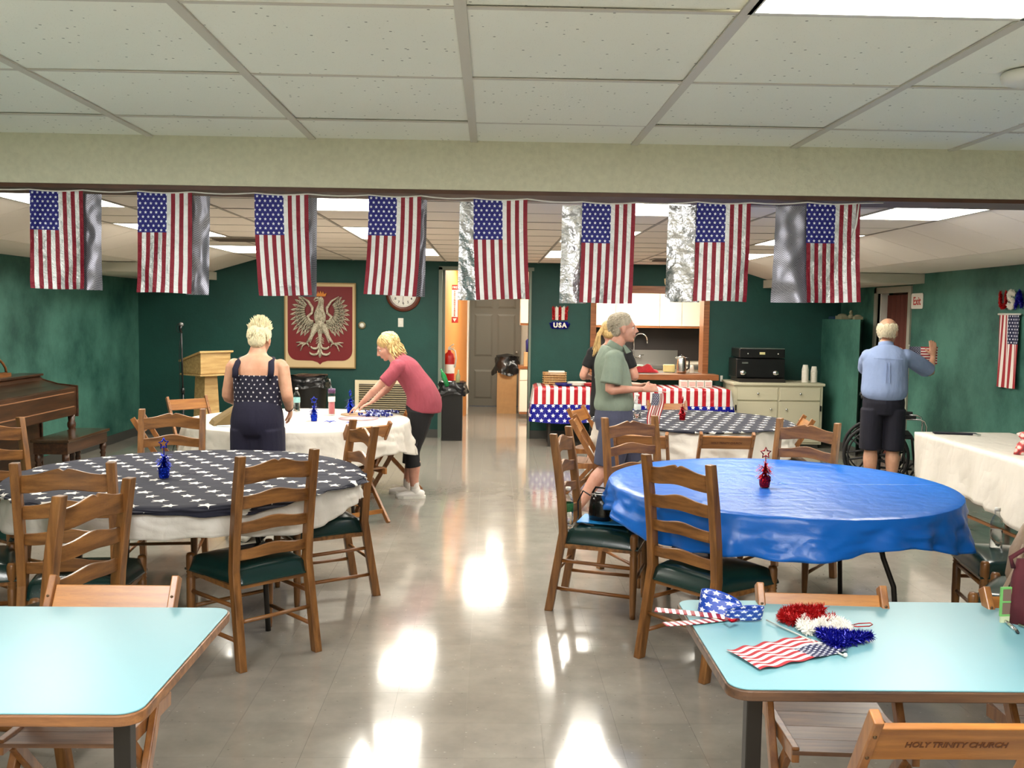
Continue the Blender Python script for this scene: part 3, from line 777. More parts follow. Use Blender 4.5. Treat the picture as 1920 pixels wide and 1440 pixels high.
def head(mb, c, fwd, up=V(0, 0, 1), s=1.0):
    R = frame_from(fwd, up); c = Vector(c)
    P = lambda x, y, z: c+R @ Vector((x*s, y*s, z*s))
    def E(p, r, rr=None): mb.sphere(P(*p), tuple(q*s for q in r), 20, 14, R if rr is None else R @ rr)
    E((0, -.018, .030), (.074, .094, .083)); E((0, .018, -.022), (.060, .070, .082)); E((0, .036, -.070), (.043, .042, .038))
    E((0, .066, -.092), (.021, .024, .018)); E((0, .066, .028), (.050, .022, .020)); E((.034, .052, -.022), (.022, .026, .022)); E((-.034, .052, -.022), (.022, .026, .022))
    mb.loft([(P(0, .084, .020), .008*s, .008*s), (P(0, .100, -.004), .010*s, .010*s), (P(0, .114, -.022), .014*s, .012*s), (P(0, .090, -.034), .016*s, .008*s)], R.col[0], 10)
    E((0, .089, -.053), (.024, .010, .006)); E((0, .087, -.064), (.021, .010, .007)); E((.033, .066, .020), (.020, .014, .008)); E((-.033, .066, .020), (.020, .014, .008))
    for q in (-1, 1): E((q*.076, -.012, -.012), (.009, .019, .031))
    return R, P
def hand(mb, w, d, n, side, curl=.5, L=.165, spread=.12):
    """w wrist, d direction of the hand, n palm normal (fingers curl towards it), side thumb side"""
    d = Vector(d).normalized(); n = Vector(n); n = (n-d*n.dot(d)).normalized(); sd = d.cross(n)*side; w = Vector(w)
    R = Matrix((sd, d, n)).transposed()
    k = L/.18
    mb.loft([(w-d*.01, .024*k, .018*k), (w+d*.025*k, .033*k, .016*k), (w+d*.07*k, .040*k, .014*k), (w+d*.088*k, .038*k, .011*k)], sd, 12)
    for i, (off, ln) in enumerate(((.029, .072), (.010, .080), (-.010, .074), (-.028, .058))):
        b = w+d*.082*k+sd*off*k; dd = (d+sd*spread*(off/.03)).normalized(); p = [b-dd*.02]; a = 0; q = b
        for j, fr in enumerate((.45, .3, .25)):
            a += curl*(.55+.35*j); q = q+(dd*math.cos(a)+n*math.sin(a))*ln*fr*k; p.append(q)
        mb.tube([p[0], b]+p[1:], [.0095*k, .0095*k, .0088*k, .0080*k, .0062*k], 8)
    b = w+d*.03*k+sd*.03*k; q = b+(sd*.75+d*.6+n*.3).normalized()*.038*k; q2 = q+(sd*.25+d*.85+n*.45).normalized()*.03*k
    mb.tube([w+d*.02*k+sd*.012*k, b, q, q2], [.013*k, .0125*k, .011*k, .008*k], 8)
def limb(mb, pts, rs, lat=V(1, 0, 0), n=14):
    mb.loft([(p, r if not isinstance(r, tuple) else r[0], r if not isinstance(r, tuple) else r[1]) for p, r in zip(pts, rs)], lat, n, cap=.5)
def smoothpts(pts, k=4):
    """Catmull-Rom through (point, a, b) sections"""
    out = []; n = len(pts)
    for i in range(n-1):
        p = [pts[max(i-1, 0)], pts[i], pts[i+1], pts[min(i+2, n-1)]]
        for q in range(k):
            t = q/k
            def cr(a, b, c, d): return .5*((2*b)+(c-a)*t+(2*a-5*b+4*c-d)*t*t+(3*b-a-3*c+d)*t*t*t)
            out.append((Vector(tuple(cr(*(x[0][j] for x in p)) for j in range(3))), cr(*(x[1] for x in p)), cr(*(x[2] for x in p))))
    out.append((Vector(pts[-1][0]), pts[-1][1], pts[-1][2])); return out
def leg(mb, hip, knee, ank, rt=.085, rk=.052, rc=.055, ra=.036):
    h, k, a = Vector(hip), Vector(knee), Vector(ank); c = k.lerp(a, .3)
    mb.loft(smoothpts([(h, rt, rt), (h.lerp(k, .5), rt*.82, rt*.85), (k, rk, rk*1.05), (c+V(0, -.012, 0), rc, rc), (k.lerp(a, .7), ra*1.15, ra*1.2), (a, ra, ra)], 3), V(1, 0, 0), 14)
def arm(mb, sh, el, wr, r=(.048, .040, .036, .034, .024)):
    s_, e, w = Vector(sh), Vector(el), Vector(wr)
    mb.loft(smoothpts([(s_, r[0], r[0]), (s_.lerp(e, .5), r[1], r[1]), (e, r[2], r[2]), (e.lerp(w, .3), r[3]*1.02, r[3]), (w, r[4], r[4]*.85)], 3), V(1, .2, .1), 12)
def shoe(mb, ank, fwd, L=.26, w=.043, low=0):
    a = Vector(ank); f = Vector((fwd[0], fwd[1], 0)).normalized(); sd = V(f.y, -f.x, 0); g = V(a.x, a.y, low)
    mb.loft([(g-f*.075+V(0, 0, .035), w*.75, .033), (g-f*.03+V(0, 0, .042), w*.9, .040), (g+f*.04+V(0, 0, .036), w*.95, .034), (g+f*.11+V(0, 0, .028), w*1.05, .026), (g+f*(L-.10)+V(0, 0, .022), w*.8, .020)], sd, 14, .4)
    mb.loft([(a+V(0, 0, .015), .036, .040), (g-f*.01+V(0, 0, .045), .04, .05)], sd, 12)
def sole(mb, ank, fwd, L=.26, w=.046, low=0):
    a = Vector(ank); f = Vector((fwd[0], fwd[1], 0)).normalized(); sd = V(f.y, -f.x, 0); g = V(a.x, a.y, low)
    out = [(-.098, .6), (-.10, 0), (-.098, -.6), (-.06, -.85), (.02, -.8), (.10, -1.05), (.15, -.7), (L-.085, 0), (.15, .7), (.10, 1.05), (.02, .85), (-.06, .85)]
    P = [(g+f*x+sd*(y*w)) for x, y in out]; n = len(P)
    mb.add([tuple(p) for p in P]+[tuple(p+V(0, 0, .022)) for p in P], [tuple(range(n)), tuple(reversed(range(n, 2*n)))]+[(i, n+i, n+(i+1) % n, (i+1) % n) for i in range(n)])
def eyes(parent, P, s=1.0):
    m = MB()
    for q in (-1, 1): m.sphere(P(q*.031, .0655, .004), .0115*s, 10, 8)
    e = m.build('eyes', EYEW, parent); m = MB()
    for q in (-1, 1): m.sphere(P(q*.031, .0735, .004), .0052*s, 8, 6)
    m.build('iris', IRIS, e)
    m = MB(); m.sphere(P(0, .0925, -.0585), (.019*s, .0075*s, .0075*s), 10, 6); m.build('lips', LIP, parent)
def strands(mb, c, R, s, starts, flow, L, n, r=.0045, seed=1, wave=.01, spread=.02):
    rr = random.Random(seed)
    for i in range(n):
        st, out = starts(rr); p = Vector(st); pts = [p.copy()]; d = Vector(out).normalized(); ln = L*rr.uniform(.7, 1.15); k = 6
        ph = rr.uniform(0, 6)
        for j in range(k):
            d = (d*.55+flow(p, j/k, rr)*.6).normalized(); p = p+d*(ln/k)+Vector((math.sin(ph+j*1.7), math.cos(ph*1.3+j*1.9), 0))*wave
            e = Vector((p.x/.082, (p.y+.024)/.098, (p.z-.03)/.094)); L_ = e.length; lim = 1.04+.12*rr.random()
            if L_ < 1.02 or (L_ > lim and p.z > -.06): q_ = (1.02 if L_ < 1.02 else lim)/L_; p = Vector((e.x*q_*.082, e.y*q_*.098-.024, e.z*q_*.094+.03))
            pts.append(p.copy())
        mb.tube([c+R @ (q*s) for q in pts], [r, r*1.25, r*1.2, r*1.1, r, r*.8, r*.3], 5)

SK1 = skinmat('skin_fair', srgb(196, 144, 116), srgb(212, 164, 136)); SK2 = skinmat('skin_pink', srgb(188, 134, 114), srgb(206, 156, 136))

# ---- woman with spiky pale hair, back to the camera
def person_spiky():
    t = thing('person', 'woman with short spiky white hair in a navy star top, back to the camera', 'person', (-1.665, 6.80, 0), math.radians(-3))
    b = MB(); hc = V(.008, .035, 1.455)
    R, P = head(b, hc, (.12, 1, -.25), s=1.0)
    b.loft(smoothpts([(V(0, .0, .88), .17, .125), (V(0, -.005, 1.0), .16, .12), (V(0, 0, 1.14), .165, .118), (V(0, -.008, 1.24), .178, .105), (V(0, -.012, 1.305), .15, .078), (V(0, -.002, 1.345), .075, .06), (V(0, .01, 1.40), .052, .055)]), V(1, 0, 0), 24)
    for s_ in (-1, 1):
        b.sphere((s_*.165, -.006, 1.265), (.052, .050, .055), 14, 10)
        leg(b, (s_*.09, 0, .86), (s_*.09, .01, .46), (s_*.09, -.01, .08))
    arm(b, (.178, -.004, 1.262), (.222, -.035, 1.055), (.205, .085, .955), (.050, .046, .041, .038, .027)); hand(b, (.207, .10, .948), (-.12, .55, -.65), (-.8, .2, -.1), -1, .45, .16)
    arm(b, (-.178, -.004, 1.262), (-.222, .01, 1.05), (-.16, .17, .955), (.050, .046, .041, .038, .027)); hand(b, (-.155, .185, .95), (.2, .8, -.35), (.3, -.2, -.8), -1, .4, .16)
    remesh(b, 'body', SK1, t, .0065, 3)
    eyes(t, P)
    k = NT('navy_star_print'); sp = k.n('SeparateXYZ'); k.l(k.coord(), sp.inputs[0])
    ax = k.math('MULTIPLY', k.math('ARCTAN2', sp.outputs[0], sp.outputs[1]), .15)
    wn = k.noise(k.coord(), 11, 2); ax = k.math('ADD', ax, k.math('MULTIPLY', wn, .03)); zz = k.math('ADD', sp.outputs[2], k.math('MULTIPLY', wn, .02))
    k.set(color=k.mix(k.star(ax, zz, .05, .030, .0085), srgb(20, 18, 42), srgb(222, 220, 224)), rough=.8)
    m = MB().loft(smoothpts([(V(0, 0, .985), .172, .132), (V(0, 0, 1.05), .170, .130), (V(0, 0, 1.13), .174, .127), (V(0, -.004, 1.212), .176, .117)]), V(1, 0, 0), 28, cap=0)
    remesh(m, 'star_top', k.m, t, .007, 2)
    NAVY = fabric('navy_cloth', srgb(17, 15, 42), .15)
    for s_ in (-1, 1):
        m = MB(); m.tube([(s_*.125, -.118, 1.19), (s_*.128, -.104, 1.25), (s_*.118, -.070, 1.300), (s_*.108, -.012, 1.326), (s_*.108, .05, 1.29), (s_*.11, .105, 1.20)], .010, 8, flat=2.2, up=(1, 0, 0)); m.build('shoulder_strap', NAVY, t)
    m = MB().loft(smoothpts([(V(0, 0, 1.01), .160, .128), (V(0, -.01, .95), .178, .145), (V(0, -.015, .87), .190, .155), (V(0, -.01, .80), .188, .145)]), V(1, 0, 0), 28)
    m.loft([(V(0, 0, .85), .12, .14), (V(0, .0, .5), .07, .115), (V(0, 0, .30), .05, .10)], V(1, 0, 0), 18)
    for s_ in (-1, 1): m.loft([(V(s_*.088, -.008, .82), .105, .14), (V(s_*.092, 0, .5), .105, .125), (V(s_*.10, 0, .10), .098, .11)], V(1, 0, 0), 18, .1)
    remesh(m, 'trousers', NAVY, t, .008, 3)
    for s_ in (-1, 1):
        m = MB(); shoe(m, (s_*.09, 0, .08), (s_*.1, 1)); m.build('shoe', WHITE, t)
    HW = fabric('white_blond_hair', srgb(232, 222, 186), .12, 60, .5, .6); m = MB()
    m.sphere(hc+R @ V(0, -.022, .036), (.080, .098, .084), 20, 14, R); m.sphere(hc+R @ V(0, -.055, -.012), (.066, .055, .066), 16, 12, R)
    rr = random.Random(4)
    for i in range(420):
        a = rr.uniform(0, 2*PI); e = rr.uniform(-.55, 1.5) if math.sin(a) < .3 else rr.uniform(.45, 1.5)
        d = V(math.cos(a)*math.cos(e), math.sin(a)*math.cos(e), math.sin(e)); p = V(0, -.022, .036)+V(d.x*.078, d.y*.096, d.z*.083)
        up = max(0, math.sin(e)); q = p+((d*.8+V(rr.uniform(-.35, .35), rr.uniform(-.4, .2), .25+.5*up))*(.010+.026*up) if e > .35 else (d*.25+V(0, -.1, -1))*.022)
        m.tube([hc+R @ p, hc+R @ p.lerp(q, .55), hc+R @ q], [.007, .0055, .001], 5)
    m.build('hair', HW, t)
    MB().tube([V(.205, .075, .962)+V(math.cos(a)*.029, math.sin(a)*.012, math.sin(a)*.025) for a in [2*PI*i/16 for i in range(16)]], .0035, 6, True).build('bracelet', DARKM, t)
person_spiky()

# ---- blonde woman bending over the table, facing left
def person_blonde():
    t = thing('person', 'blonde woman in a pink T-shirt and black cropped leggings leaning over the white table', 'person', (-.675, 8.55, 0), PI/2)
    b = MB(); hc = V(.0, .262, 1.350); hu = V(0, .35, 1)
    R, P = head(b, hc, (-.06, 1, -.62), (0, .5, 1), .96)
    b.loft(smoothpts([(V(0, -.06, .82), .165, .125), (V(0, -.055, .92), .165, .125), (V(0, .0, 1.03), .145, .105), (V(0, .075, 1.13), .155, .105), (V(0, .135, 1.205), .165, .09), (V(0, .180, 1.25), .09, .065), (V(0, .222, 1.295), .05, .052)]), V(1, 0, 0), 24)
    for s_, kn, an in ((-1, (-.10, .02, .42), (-.105, -.005, .09)), (1, (.10, .045, .42), (.10, .075, .09))):
        leg(b, (s_*.085, -.045, .80), kn, an, .088, .054, .056, .037); b.sphere((s_*.15, .15, 1.175), (.048, .055, .05), 14, 10)
    arm(b, (-.165, .16, 1.165), (-.215, .335, .985), (-.16, .475, .845), (.045, .039, .034, .033, .023)); hand(b, (-.158, .485, .838), (.0, .62, -.42), (.1, -.35, -.8), 1, .35, .155)
    arm(b, (.165, .16, 1.165), (.20, .27, .965), (.12, .41, .84), (.045, .039, .034, .033, .023)); hand(b, (.118, .42, .833), (-.15, .75, -.35), (.1, -.35, -.8), -1, .35, .155)
    remesh(b, 'body', SK2, t, .0065, 3); eyes(t, P, .96)
    m = MB(); PINK = fabric('pink_jersey', srgb(150, 66, 80), .12, 9, .7)
    m.loft(smoothpts([(V(0, -.075, .775), .185, .158), (V(0, -.075, .86), .190, .162), (V(0, -.045, .96), .182, .140), (V(0, .02, 1.06), .170, .125), (V(0, .09, 1.155), .178, .120), (V(0, .145, 1.215), .165, .092), (V(0, .172, 1.248), .10, .075), (V(0, .190, 1.262), .070, .065)]), V(1, 0, 0), 28, cap=.1)
    for s_ in (-1, 1): m.sphere((s_*.152, .150, 1.180), (.066, .074, .070), 16, 12)
    for s_ in (-1, 1): m.loft([(V(s_*.150, .145, 1.185), .062, .072), (V(s_*.180, .19, 1.125), .062, .072), (V(s_*.200, .262, 1.045), .060, .070)], V(0, .7, .5), 16, .1)
    remesh(m, 't_shirt', PINK, t, .008, 3)
    m = MB(); BLK = fabric('black_leggings', srgb(18, 17, 20), .2)
    m.loft([(V(0, -.055, .90), .165, .13), (V(0, -.05, .80), .172, .14), (V(0, -.045, .74), .165, .12)], V(1, 0, 0), 24)
    for s_, kn, an in ((-1, (-.10, .02, .42), (-.105, -.005, .09)), (1, (.10, .045, .42), (.10, .075, .09))):
        k_, a_ = Vector(kn), Vector(an); m.loft(smoothpts([(V(s_*.087, -.045, .78), .098, .112), (V(s_*.093, -.02, .60), .086, .094), (k_, .067, .07), (k_.lerp(a_, .42), .066, .070)], 3), V(1, 0, 0), 18, .1)
    remesh(m, 'leggings', BLK, t, .007, 3)
    m = MB(); m.bar((-.163, -.04, .76), (-.165, -.015, .48), .030, .006, up=(1, 0, 0)); m.build('grey_stripe', plain('grey_knit', srgb(58, 56, 62), .8), t)
    for an, fw in (((-.105, -.005, .09), (-.12, 1)), ((.10, .075, .09), (.05, 1))):
        m = MB(); shoe(m, an, fw); s_ = m.build('shoe', plain('white_canvas', srgb(232, 228, 222), .7), t)
        m = MB(); sole(m, an, fw); m.build('sole', WHITE, s_)
        MB().loft([(Vector(an)+V(0, 0, .05), .037, .039), (Vector(an)+V(0, 0, .0), .038, .041)], V(1, 0, 0), 14).build('sock', plain('white_sock', srgb(226, 220, 214), .9), t)
    HB = fabric('blonde_hair', srgb(188, 158, 104), .25, 40, .5, .5); HD = fabric('blonde_hair_light', srgb(228, 200, 140), .15, 40, .5, .5)
    cap = MB(); cap.sphere(hc+R @ (V(0, -.030, .042)*.96), (.082, .096, .084), 20, 14, R); cap.sphere(hc+R @ V(0, -.06, -.02), (.072, .05, .07), 16, 12, R)
    def starts(rr):
        a = rr.uniform(.15*PI, .85*PI)+PI if rr.random() < .55 else rr.choice((rr.uniform(-.35, .3), PI+rr.uniform(-.3, .35))); e = rr.uniform(.1, 1.45)
        d = V(math.cos(a)*math.cos(e), math.sin(a)*math.cos(e), math.sin(e)); return V(0, -.028, .042)+V(d.x*.083, d.y*.098, d.z*.085), V(d.y*.2+rr.uniform(-.3, .3), -.5, .1)
    dn = R.transposed() @ V(0, -.12, -1)
    def flow(p, q, rr):
        o = V(p.x, p.y+.03, p.z-.03); o = o.normalized()*.30 if p.z > -.03 else V(p.x*4, -.9, .35)*(.9 if q > .7 else .1)
        return dn+o+V(0, -.12*(1-q), 0)
    strands(cap, hc, R, .98, starts, flow, .235, 260, .0055, 3, .010)
    cap.build('hair', HB, t); m = MB(); strands(m, hc, R, 1.0, starts, flow, .23, 150, .005, 9, .013); m.build('hair_highlights', HD, t)
person_blonde()

# ---- man in a pale green shirt walking to the right
def person_green():
    t = thing('person', 'grey-haired man in a pale green shirt and blue-grey shorts walking right with a small flag', 'person', (.995, 7.57, 0), -PI/2)
    b = MB(); hc = V(.0, .065, 1.562)
    R, P = head(b, hc, (-.05, 1, -.02), s=1.0)
    b.loft(smoothpts([(V(0, -.0, .88), .155, .12), (V(0, .0, 1.0), .145, .115), (V(0, -.015, 1.15), .155, .115), (V(0, -.03, 1.28), .165, .105), (V(0, -.02, 1.355), .12, .070), (V(0, .0, 1.40), .062, .06), (V(0, .035, 1.47), .050, .054)]), V(1, 0, 0), 24)
    LEGS = ((1, (.095, -.05, .47), (.10, -.30, .115), (.0, 1)), (-1, (-.095, .16, .475), (-.095, .22, .085), (0, 1)))
    for s_, kn, an, f in LEGS: leg(b, (s_*.085, .02, .86), kn, an, .085, .055, .060, .038); b.sphere((s_*.168, -.025, 1.325), (.05, .055, .052), 14, 10)
    arm(b, (.185, -.02, 1.315), (.215, -.065, 1.085), (.16, .20, 1.085), (.046, .040, .036, .035, .025)); hand(b, (.155, .215, 1.086), (-.25, 1, .12), (-.9, .2, -.35), 1, .55, .165)
    arm(b, (-.185, -.02, 1.315), (-.20, -.02, 1.09), (-.07, .215, 1.10), (.046, .040, .036, .035, .025)); hand(b, (-.065, .228, 1.10), (.35, 1, .05), (.5, .1, -.8), -1, .6, .165)
    remesh(b, 'body', SK2, t, .0065, 3); eyes(t, P)
    SH = fabric('pale_green_shirt', srgb(124, 138, 124), .08, 8, .5); m = MB()
    m.loft(smoothpts([(V(0, .0, .905), .172, .150), (V(0, .0, .95), .178, .162), (V(0, .0, 1.05), .170, .148), (V(0, -.015, 1.17), .176, .143), (V(0, -.035, 1.28), .184, .130), (V(0, -.030, 1.355), .158, .105), (V(0, -.018, 1.398), .100, .092)]), V(1, 0, 0), 28, cap=.1)
    for s_ in (-1, 1): m.sphere((s_*.168, -.025, 1.328), (.070, .078, .068), 16, 12)
    for s_ in (-1, 1): m.loft([(V(s_*.168, -.025, 1.33), .066, .07), (V(s_*.198, -.04, 1.24), .072, .078), (V(s_*.214, -.058, 1.13), .073, .085)], V(1, 0, 0), 18, .05)
    sh = remesh(m, 'shirt', SH, t, .008, 3)
    m = MB(); m.loft([(V(0, -.012, 1.38), .080, .078), (V(0, .002, 1.42), .066, .068), (V(0, .012, 1.437), .064, .066)], V(1, 0, 0), 20, 0)
    m.prism([(.085, 1.36), (.125, 1.375), (.075, 1.43), (.055, 1.425)], -.04, .04, 'yz'); m.build('collar', SH, t)
    SO = fabric('blue_grey_twill', srgb(66, 70, 92), .12, 7, .5); m = MB()
    m.loft([(V(0, .0, .93), .170, .145), (V(0, .0, .85), .187, .158), (V(0, .01, .76), .19, .15)], V(1, 0, 0), 24, .1)
    for s_, kn, an, f in LEGS:
        k_ = Vector(kn); m.loft(smoothpts([(V(s_*.088, .02, .80), .105, .135), (V(s_*.09, .02, .80).lerp(k_, .5), .105, .132), (k_+V(0, 0, -.01), .100, .118)], 3), V(1, 0, 0), 20, .05)
    remesh(m, 'shorts', SO, t, .008, 3)
    for s_, kn, an, f in LEGS:
        m = MB(); shoe(m, an, f, low=an[2]-.085); o = m.build('shoe', plain('grey_trainer', srgb(176, 168, 156), .7), t); m = MB(); sole(m, an, f, low=an[2]-.085); m.build('sole', WHITE, o)
        MB().loft([(Vector(an)+V(0, .02, .07), .045, .047), (Vector(an)+V(0, 0, .0), .043, .047)], V(1, 0, 0), 14).build('sock', plain('white_sock', srgb(226, 220, 214), .9), t)
    HG = fabric('grey_hair', srgb(176, 166, 146), .2, 50, .5, .7); m = MB()
    m.sphere(hc+R @ V(0, -.026, .044), (.080, .094, .080), 20, 14, R); m.sphere(hc+R @ V(0, -.058, -.008), (.066, .046, .066), 16, 12, R)
    def starts(rr):
        a = rr.uniform(-PI, 0) if rr.random() < .7 else rr.uniform(0, PI); e = rr.uniform(-.75, 1.4) if math.sin(a) < -.25 else rr.uniform(.65, 1.4)
        d = V(math.cos(a)*math.cos(e), math.sin(a)*math.cos(e), math.sin(e)); return V(0, -.026, .044)+V(d.x*.079, d.y*.093, d.z*.079), V(rr.uniform(-.3, .3), -.8, .1)
    strands(m, hc, R, 1.0, starts, lambda p, q, rr: V(p.x, p.y+.02, p.z-.02).normalized()*.35+V(0, -.5, -.7), .075, 420, .0042, 6, .003); m.build('hair', HG, t)
person_green()

# ---- person in black behind him
def person_black():
    t = thing('person', 'person with blond ponytail and black top, half hidden behind the green-shirted man', 'person', (1.20, 9.55, 0), math.radians(-4))
    b = MB(); hc = V(-.01, .03, 1.495); R, P = head(b, hc, (.1, 1, -.15), s=.96)
    b.loft(smoothpts([(V(0, 0, .84), .175, .13), (V(0, 0, 1.0), .16, .12), (V(0, 0, 1.15), .165, .115), (V(0, -.01, 1.26), .172, .10), (V(0, -.005, 1.34), .11, .07), (V(0, .005, 1.38), .055, .056), (V(0, .015, 1.42), .048, .05)]), V(1, 0, 0), 24)
    LEGS = ((-1, (-.12, .0, .45), (-.19, -.03, .09)), (1, (.10, .03, .45), (.11, .04, .085)))
    for s_, kn, an in LEGS: leg(b, (s_*.09, 0, .82), kn, an); b.sphere((s_*.165, -.005, 1.28), (.05, .05, .052), 14, 10)
    for s_ in (-1, 1):
        arm(b, (s_*.182, -.004, 1.27), (s_*.262, .0, 1.05), (s_*.17, .20, 1.02), (.048, .044, .040, .036, .025)); hand(b, (s_*.165, .21, 1.02), (-.2*s_, 1, -.1), (0, -.1, -1), -s_, .4, .155)
    remesh(b, 'body', SK2, t, .007, 3); eyes(t, P, .96)
    BK = fabric('black_jersey', srgb(16, 15, 18), .2); m = MB()
    m.loft(smoothpts([(V(0, 0, .66), .19, .15), (V(0, 0, .80), .188, .15), (V(0, 0, .95), .178, .14), (V(0, 0, 1.12), .178, .132), (V(0, -.01, 1.25), .185, .120), (V(0, -.01, 1.325), .13, .085), (V(0, -.005, 1.36), .075, .07)]), V(1, 0, 0), 26, .1)
    for s_ in (-1, 1): m.sphere((s_*.166, -.005, 1.28), (.068, .068, .066), 16, 12)
    for s_ in (-1, 1): m.loft([(V(s_*.16, -.005, 1.28), .062, .066), (V(s_*.20, -.004, 1.21), .060, .064), (V(s_*.228, -.002, 1.14), .058, .062)], V(1, 0, 0), 16, .05)
    remesh(m, 'black_top', BK, t, .008, 3); m = MB()
    for s_, kn, an in LEGS: m.loft([(V(s_*.09, 0, .80), .095, .11), (Vector(kn)+V(0, 0, .02), .07, .075)], V(1, 0, 0), 16, .1)
    remesh(m, 'shorts', BK, t, .008, 3)
    for s_, kn, an in LEGS:
        m = MB(); shoe(m, an, (s_*.15, 1)); m.build('shoe', plain('grey_trainer', srgb(176, 168, 156), .7), t)
        MB().loft([(Vector(an)+V(0, 0, .06), .043, .045), (Vector(an)+V(0, 0, .0), .043, .047)], V(1, 0, 0), 14).build('sock', plain('white_sock', srgb(226, 220, 214), .9), t)
    HB = MATS['blonde_hair']; m = MB(); m.sphere(hc+R @ V(0, -.026, .04), (.080, .094, .080), 18, 12, R); m.sphere(hc+R @ V(0, -.06, -.01), (.07, .048, .065), 16, 12, R)
    rr = random.Random(2)
    for i in range(70):
        o = V(-.075+rr.uniform(-.012, .012), -.095+rr.uniform(-.01, .01), .03+rr.uniform(-.02, .02)); q = V(-.135+rr.uniform(-.035, .03), -.105+rr.uniform(-.02, .02), -.20+rr.uniform(-.05, .04))
        m.tube([hc+o, hc+o.lerp(q, .35)+V(-.012, -.02, .02), hc+o.lerp(q, .7)+V(rr.uniform(-.01, .01), 0, 0), hc+q], [.004, .007, .006, .001], 5)
    m.build('hair', HB, t)
person_black()

# ---- man in a light blue shirt at the right wall
def person_blue():
    t = thing('person', 'balding man in a light blue shirt, back to the camera, raising a small flag', 'person', (3.70, 8.80, 0), math.radians(-14))
    b = MB(); hc = V(.02, .030, 1.545); R, P = head(b, hc, (.55, 1, -.12), s=1.10)
    b.loft(smoothpts([(V(0, 0, .86), .175, .13), (V(0, 0, 1.0), .175, .135), (V(0, -.005, 1.15), .180, .125), (V(0, -.02, 1.29), .185, .112), (V(0, -.015, 1.37), .14, .08), (V(0, .0, 1.41), .068, .062), (V(0, .012, 1.46), .055, .058)]), V(1, 0, 0), 24)
    for s_ in (-1, 1): leg(b, (s_*.095, 0, .84), (s_*.098, .0, .45), (s_*.10, -.01, .085), .09, .058, .066, .040); b.sphere((s_*.168, -.01, 1.312), (.052, .052, .052), 14, 10)
    arm(b, (.195, -.01, 1.315), (.43, .19, 1.165), (.475, .30, 1.30), (.050, .045, .038, .035, .025)); hand(b, (.475, .305, 1.315), (-.02, .10, 1), (-.35, .95, .1), 1, .14, .18, .06)
    arm(b, (-.165, .0, 1.305), (-.15, .24, 1.17), (.10, .37, 1.27), (.050, .045, .038, .035, .025)); hand(b, (.115, .375, 1.28), (.75, .1, .5), (.1, -.4, .6), -1, .5, .17)
    remesh(b, 'body', SK1, t, .0065, 3); eyes(t, P)
    SB = fabric('light_blue_cotton', srgb(134, 152, 190), .07, 6, .6); m = MB()
    m.loft(smoothpts([(V(0, -.0, .945), .192, .150), (V(0, -.01, .99), .208, .170), (V(0, -.01, 1.08), .205, .165), (V(0, -.015, 1.19), .202, .150), (V(0, -.022, 1.29), .203, .134), (V(0, -.02, 1.36), .175, .10), (V(0, -.008, 1.405), .10, .082)]), V(1, 0, 0), 28, .1)
    m.sphere((.176, -.015, 1.322), (.070, .076, .068), 16, 12); m.sphere((-.158, -.010, 1.312), (.062, .074, .068), 16, 12)
    m.loft([(V(.175, -.015, 1.325), .068, .072), (V(.28, .07, 1.265), .078, .088), (V(.40, .17, 1.19), .074, .092)], V(0, 0, 1), 18, .05)
    m.loft([(V(-.155, .0, 1.31), .060, .068), (V(-.165, .10, 1.26), .062, .075), (V(-.152, .21, 1.19), .064, .078)], V(1, 0, 0), 18, .05)
    remesh(m, 'shirt', SB, t, .008, 3)
    m = MB()
    for x in (-.012, .012): m.bar((x, -.165, 1.27), (x*1.5, -.182, 1.08), .006, .008, up=(0, 1, 0))
    m.bar((-.13, -.158, 1.300), (.13, -.158, 1.300), .003, .004); m.build('back_pleat', SB, t)
    MB().loft([(V(0, -.002, 1.39), .080, .078), (V(0, .006, 1.43), .068, .068), (V(0, .010, 1.445), .066, .066)], V(1, 0, 0), 20, 0).build('collar', SB, t)
    DK = fabric('dark_navy_twill', srgb(16, 16, 32), .2); m = MB()
    m.loft([(V(0, 0, .97), .180, .14), (V(0, -.005, .88), .190, .155), (V(0, 0, .78), .185, .14)], V(1, 0, 0), 24, .1)
    for s_ in (-1, 1): m.loft([(V(s_*.097, 0, .82), .105, .135), (V(s_*.10, 0, .6), .102, .125), (V(s_*.102, 0, .435), .100, .118)], V(1, 0, 0), 20, .05)
    remesh(m, 'shorts', DK, t, .008, 3)
    for s_ in (-1, 1):
        m = MB(); shoe(m, (s_*.10, -.01, .085), (s_*.12, 1)); m.build('shoe', BLACK, t)
    HG = fabric('white_grey_hair', srgb(222, 210, 184), .12, 60, .3, .8); m = MB()
    rr = random.Random(8); q_ = 1.10
    def shell(u, v):
        a = PI*(1.06+(-1.12-1.0)*u+.0); a = -PI*1.08+u*PI*1.16; top = .30+.22*abs(math.cos(a))+.05*math.sin(a*9); e = -.95+(top+.95)*v
        k_ = 1.045+.012*mnoise.noise(Vector((a*6, e*7, 0)))-(.03 if v > .93 else 0)
        return hc+R @ V(math.cos(a)*math.cos(e)*.076*k_*q_, (-.020+math.sin(a)*math.cos(e)*.098*k_)*q_, (.026+math.sin(e)*.088*k_)*q_)
    m.grid(60, 24, shell)
    for i in range(420):
        a = rr.uniform(-PI*1.06, .06*PI); e = rr.uniform(-.85, .28+.2*abs(math.cos(a)))
        d = V(math.cos(a)*math.cos(e), math.sin(a)*math.cos(e), math.sin(e)); p = V(0, -.02, .026)+V(d.x*.079, d.y*.102, d.z*.091)
        q = p+(d*.15+V(rr.uniform(-.3, .3), -.1, -.9))*.020; m.tube([hc+R @ (p*q_), hc+R @ (p.lerp(q, .5)*1.02*q_), hc+R @ (q*q_)], [.0035, .0035, .001], 4)
    m.build('hair', HG, t)
person_blue()
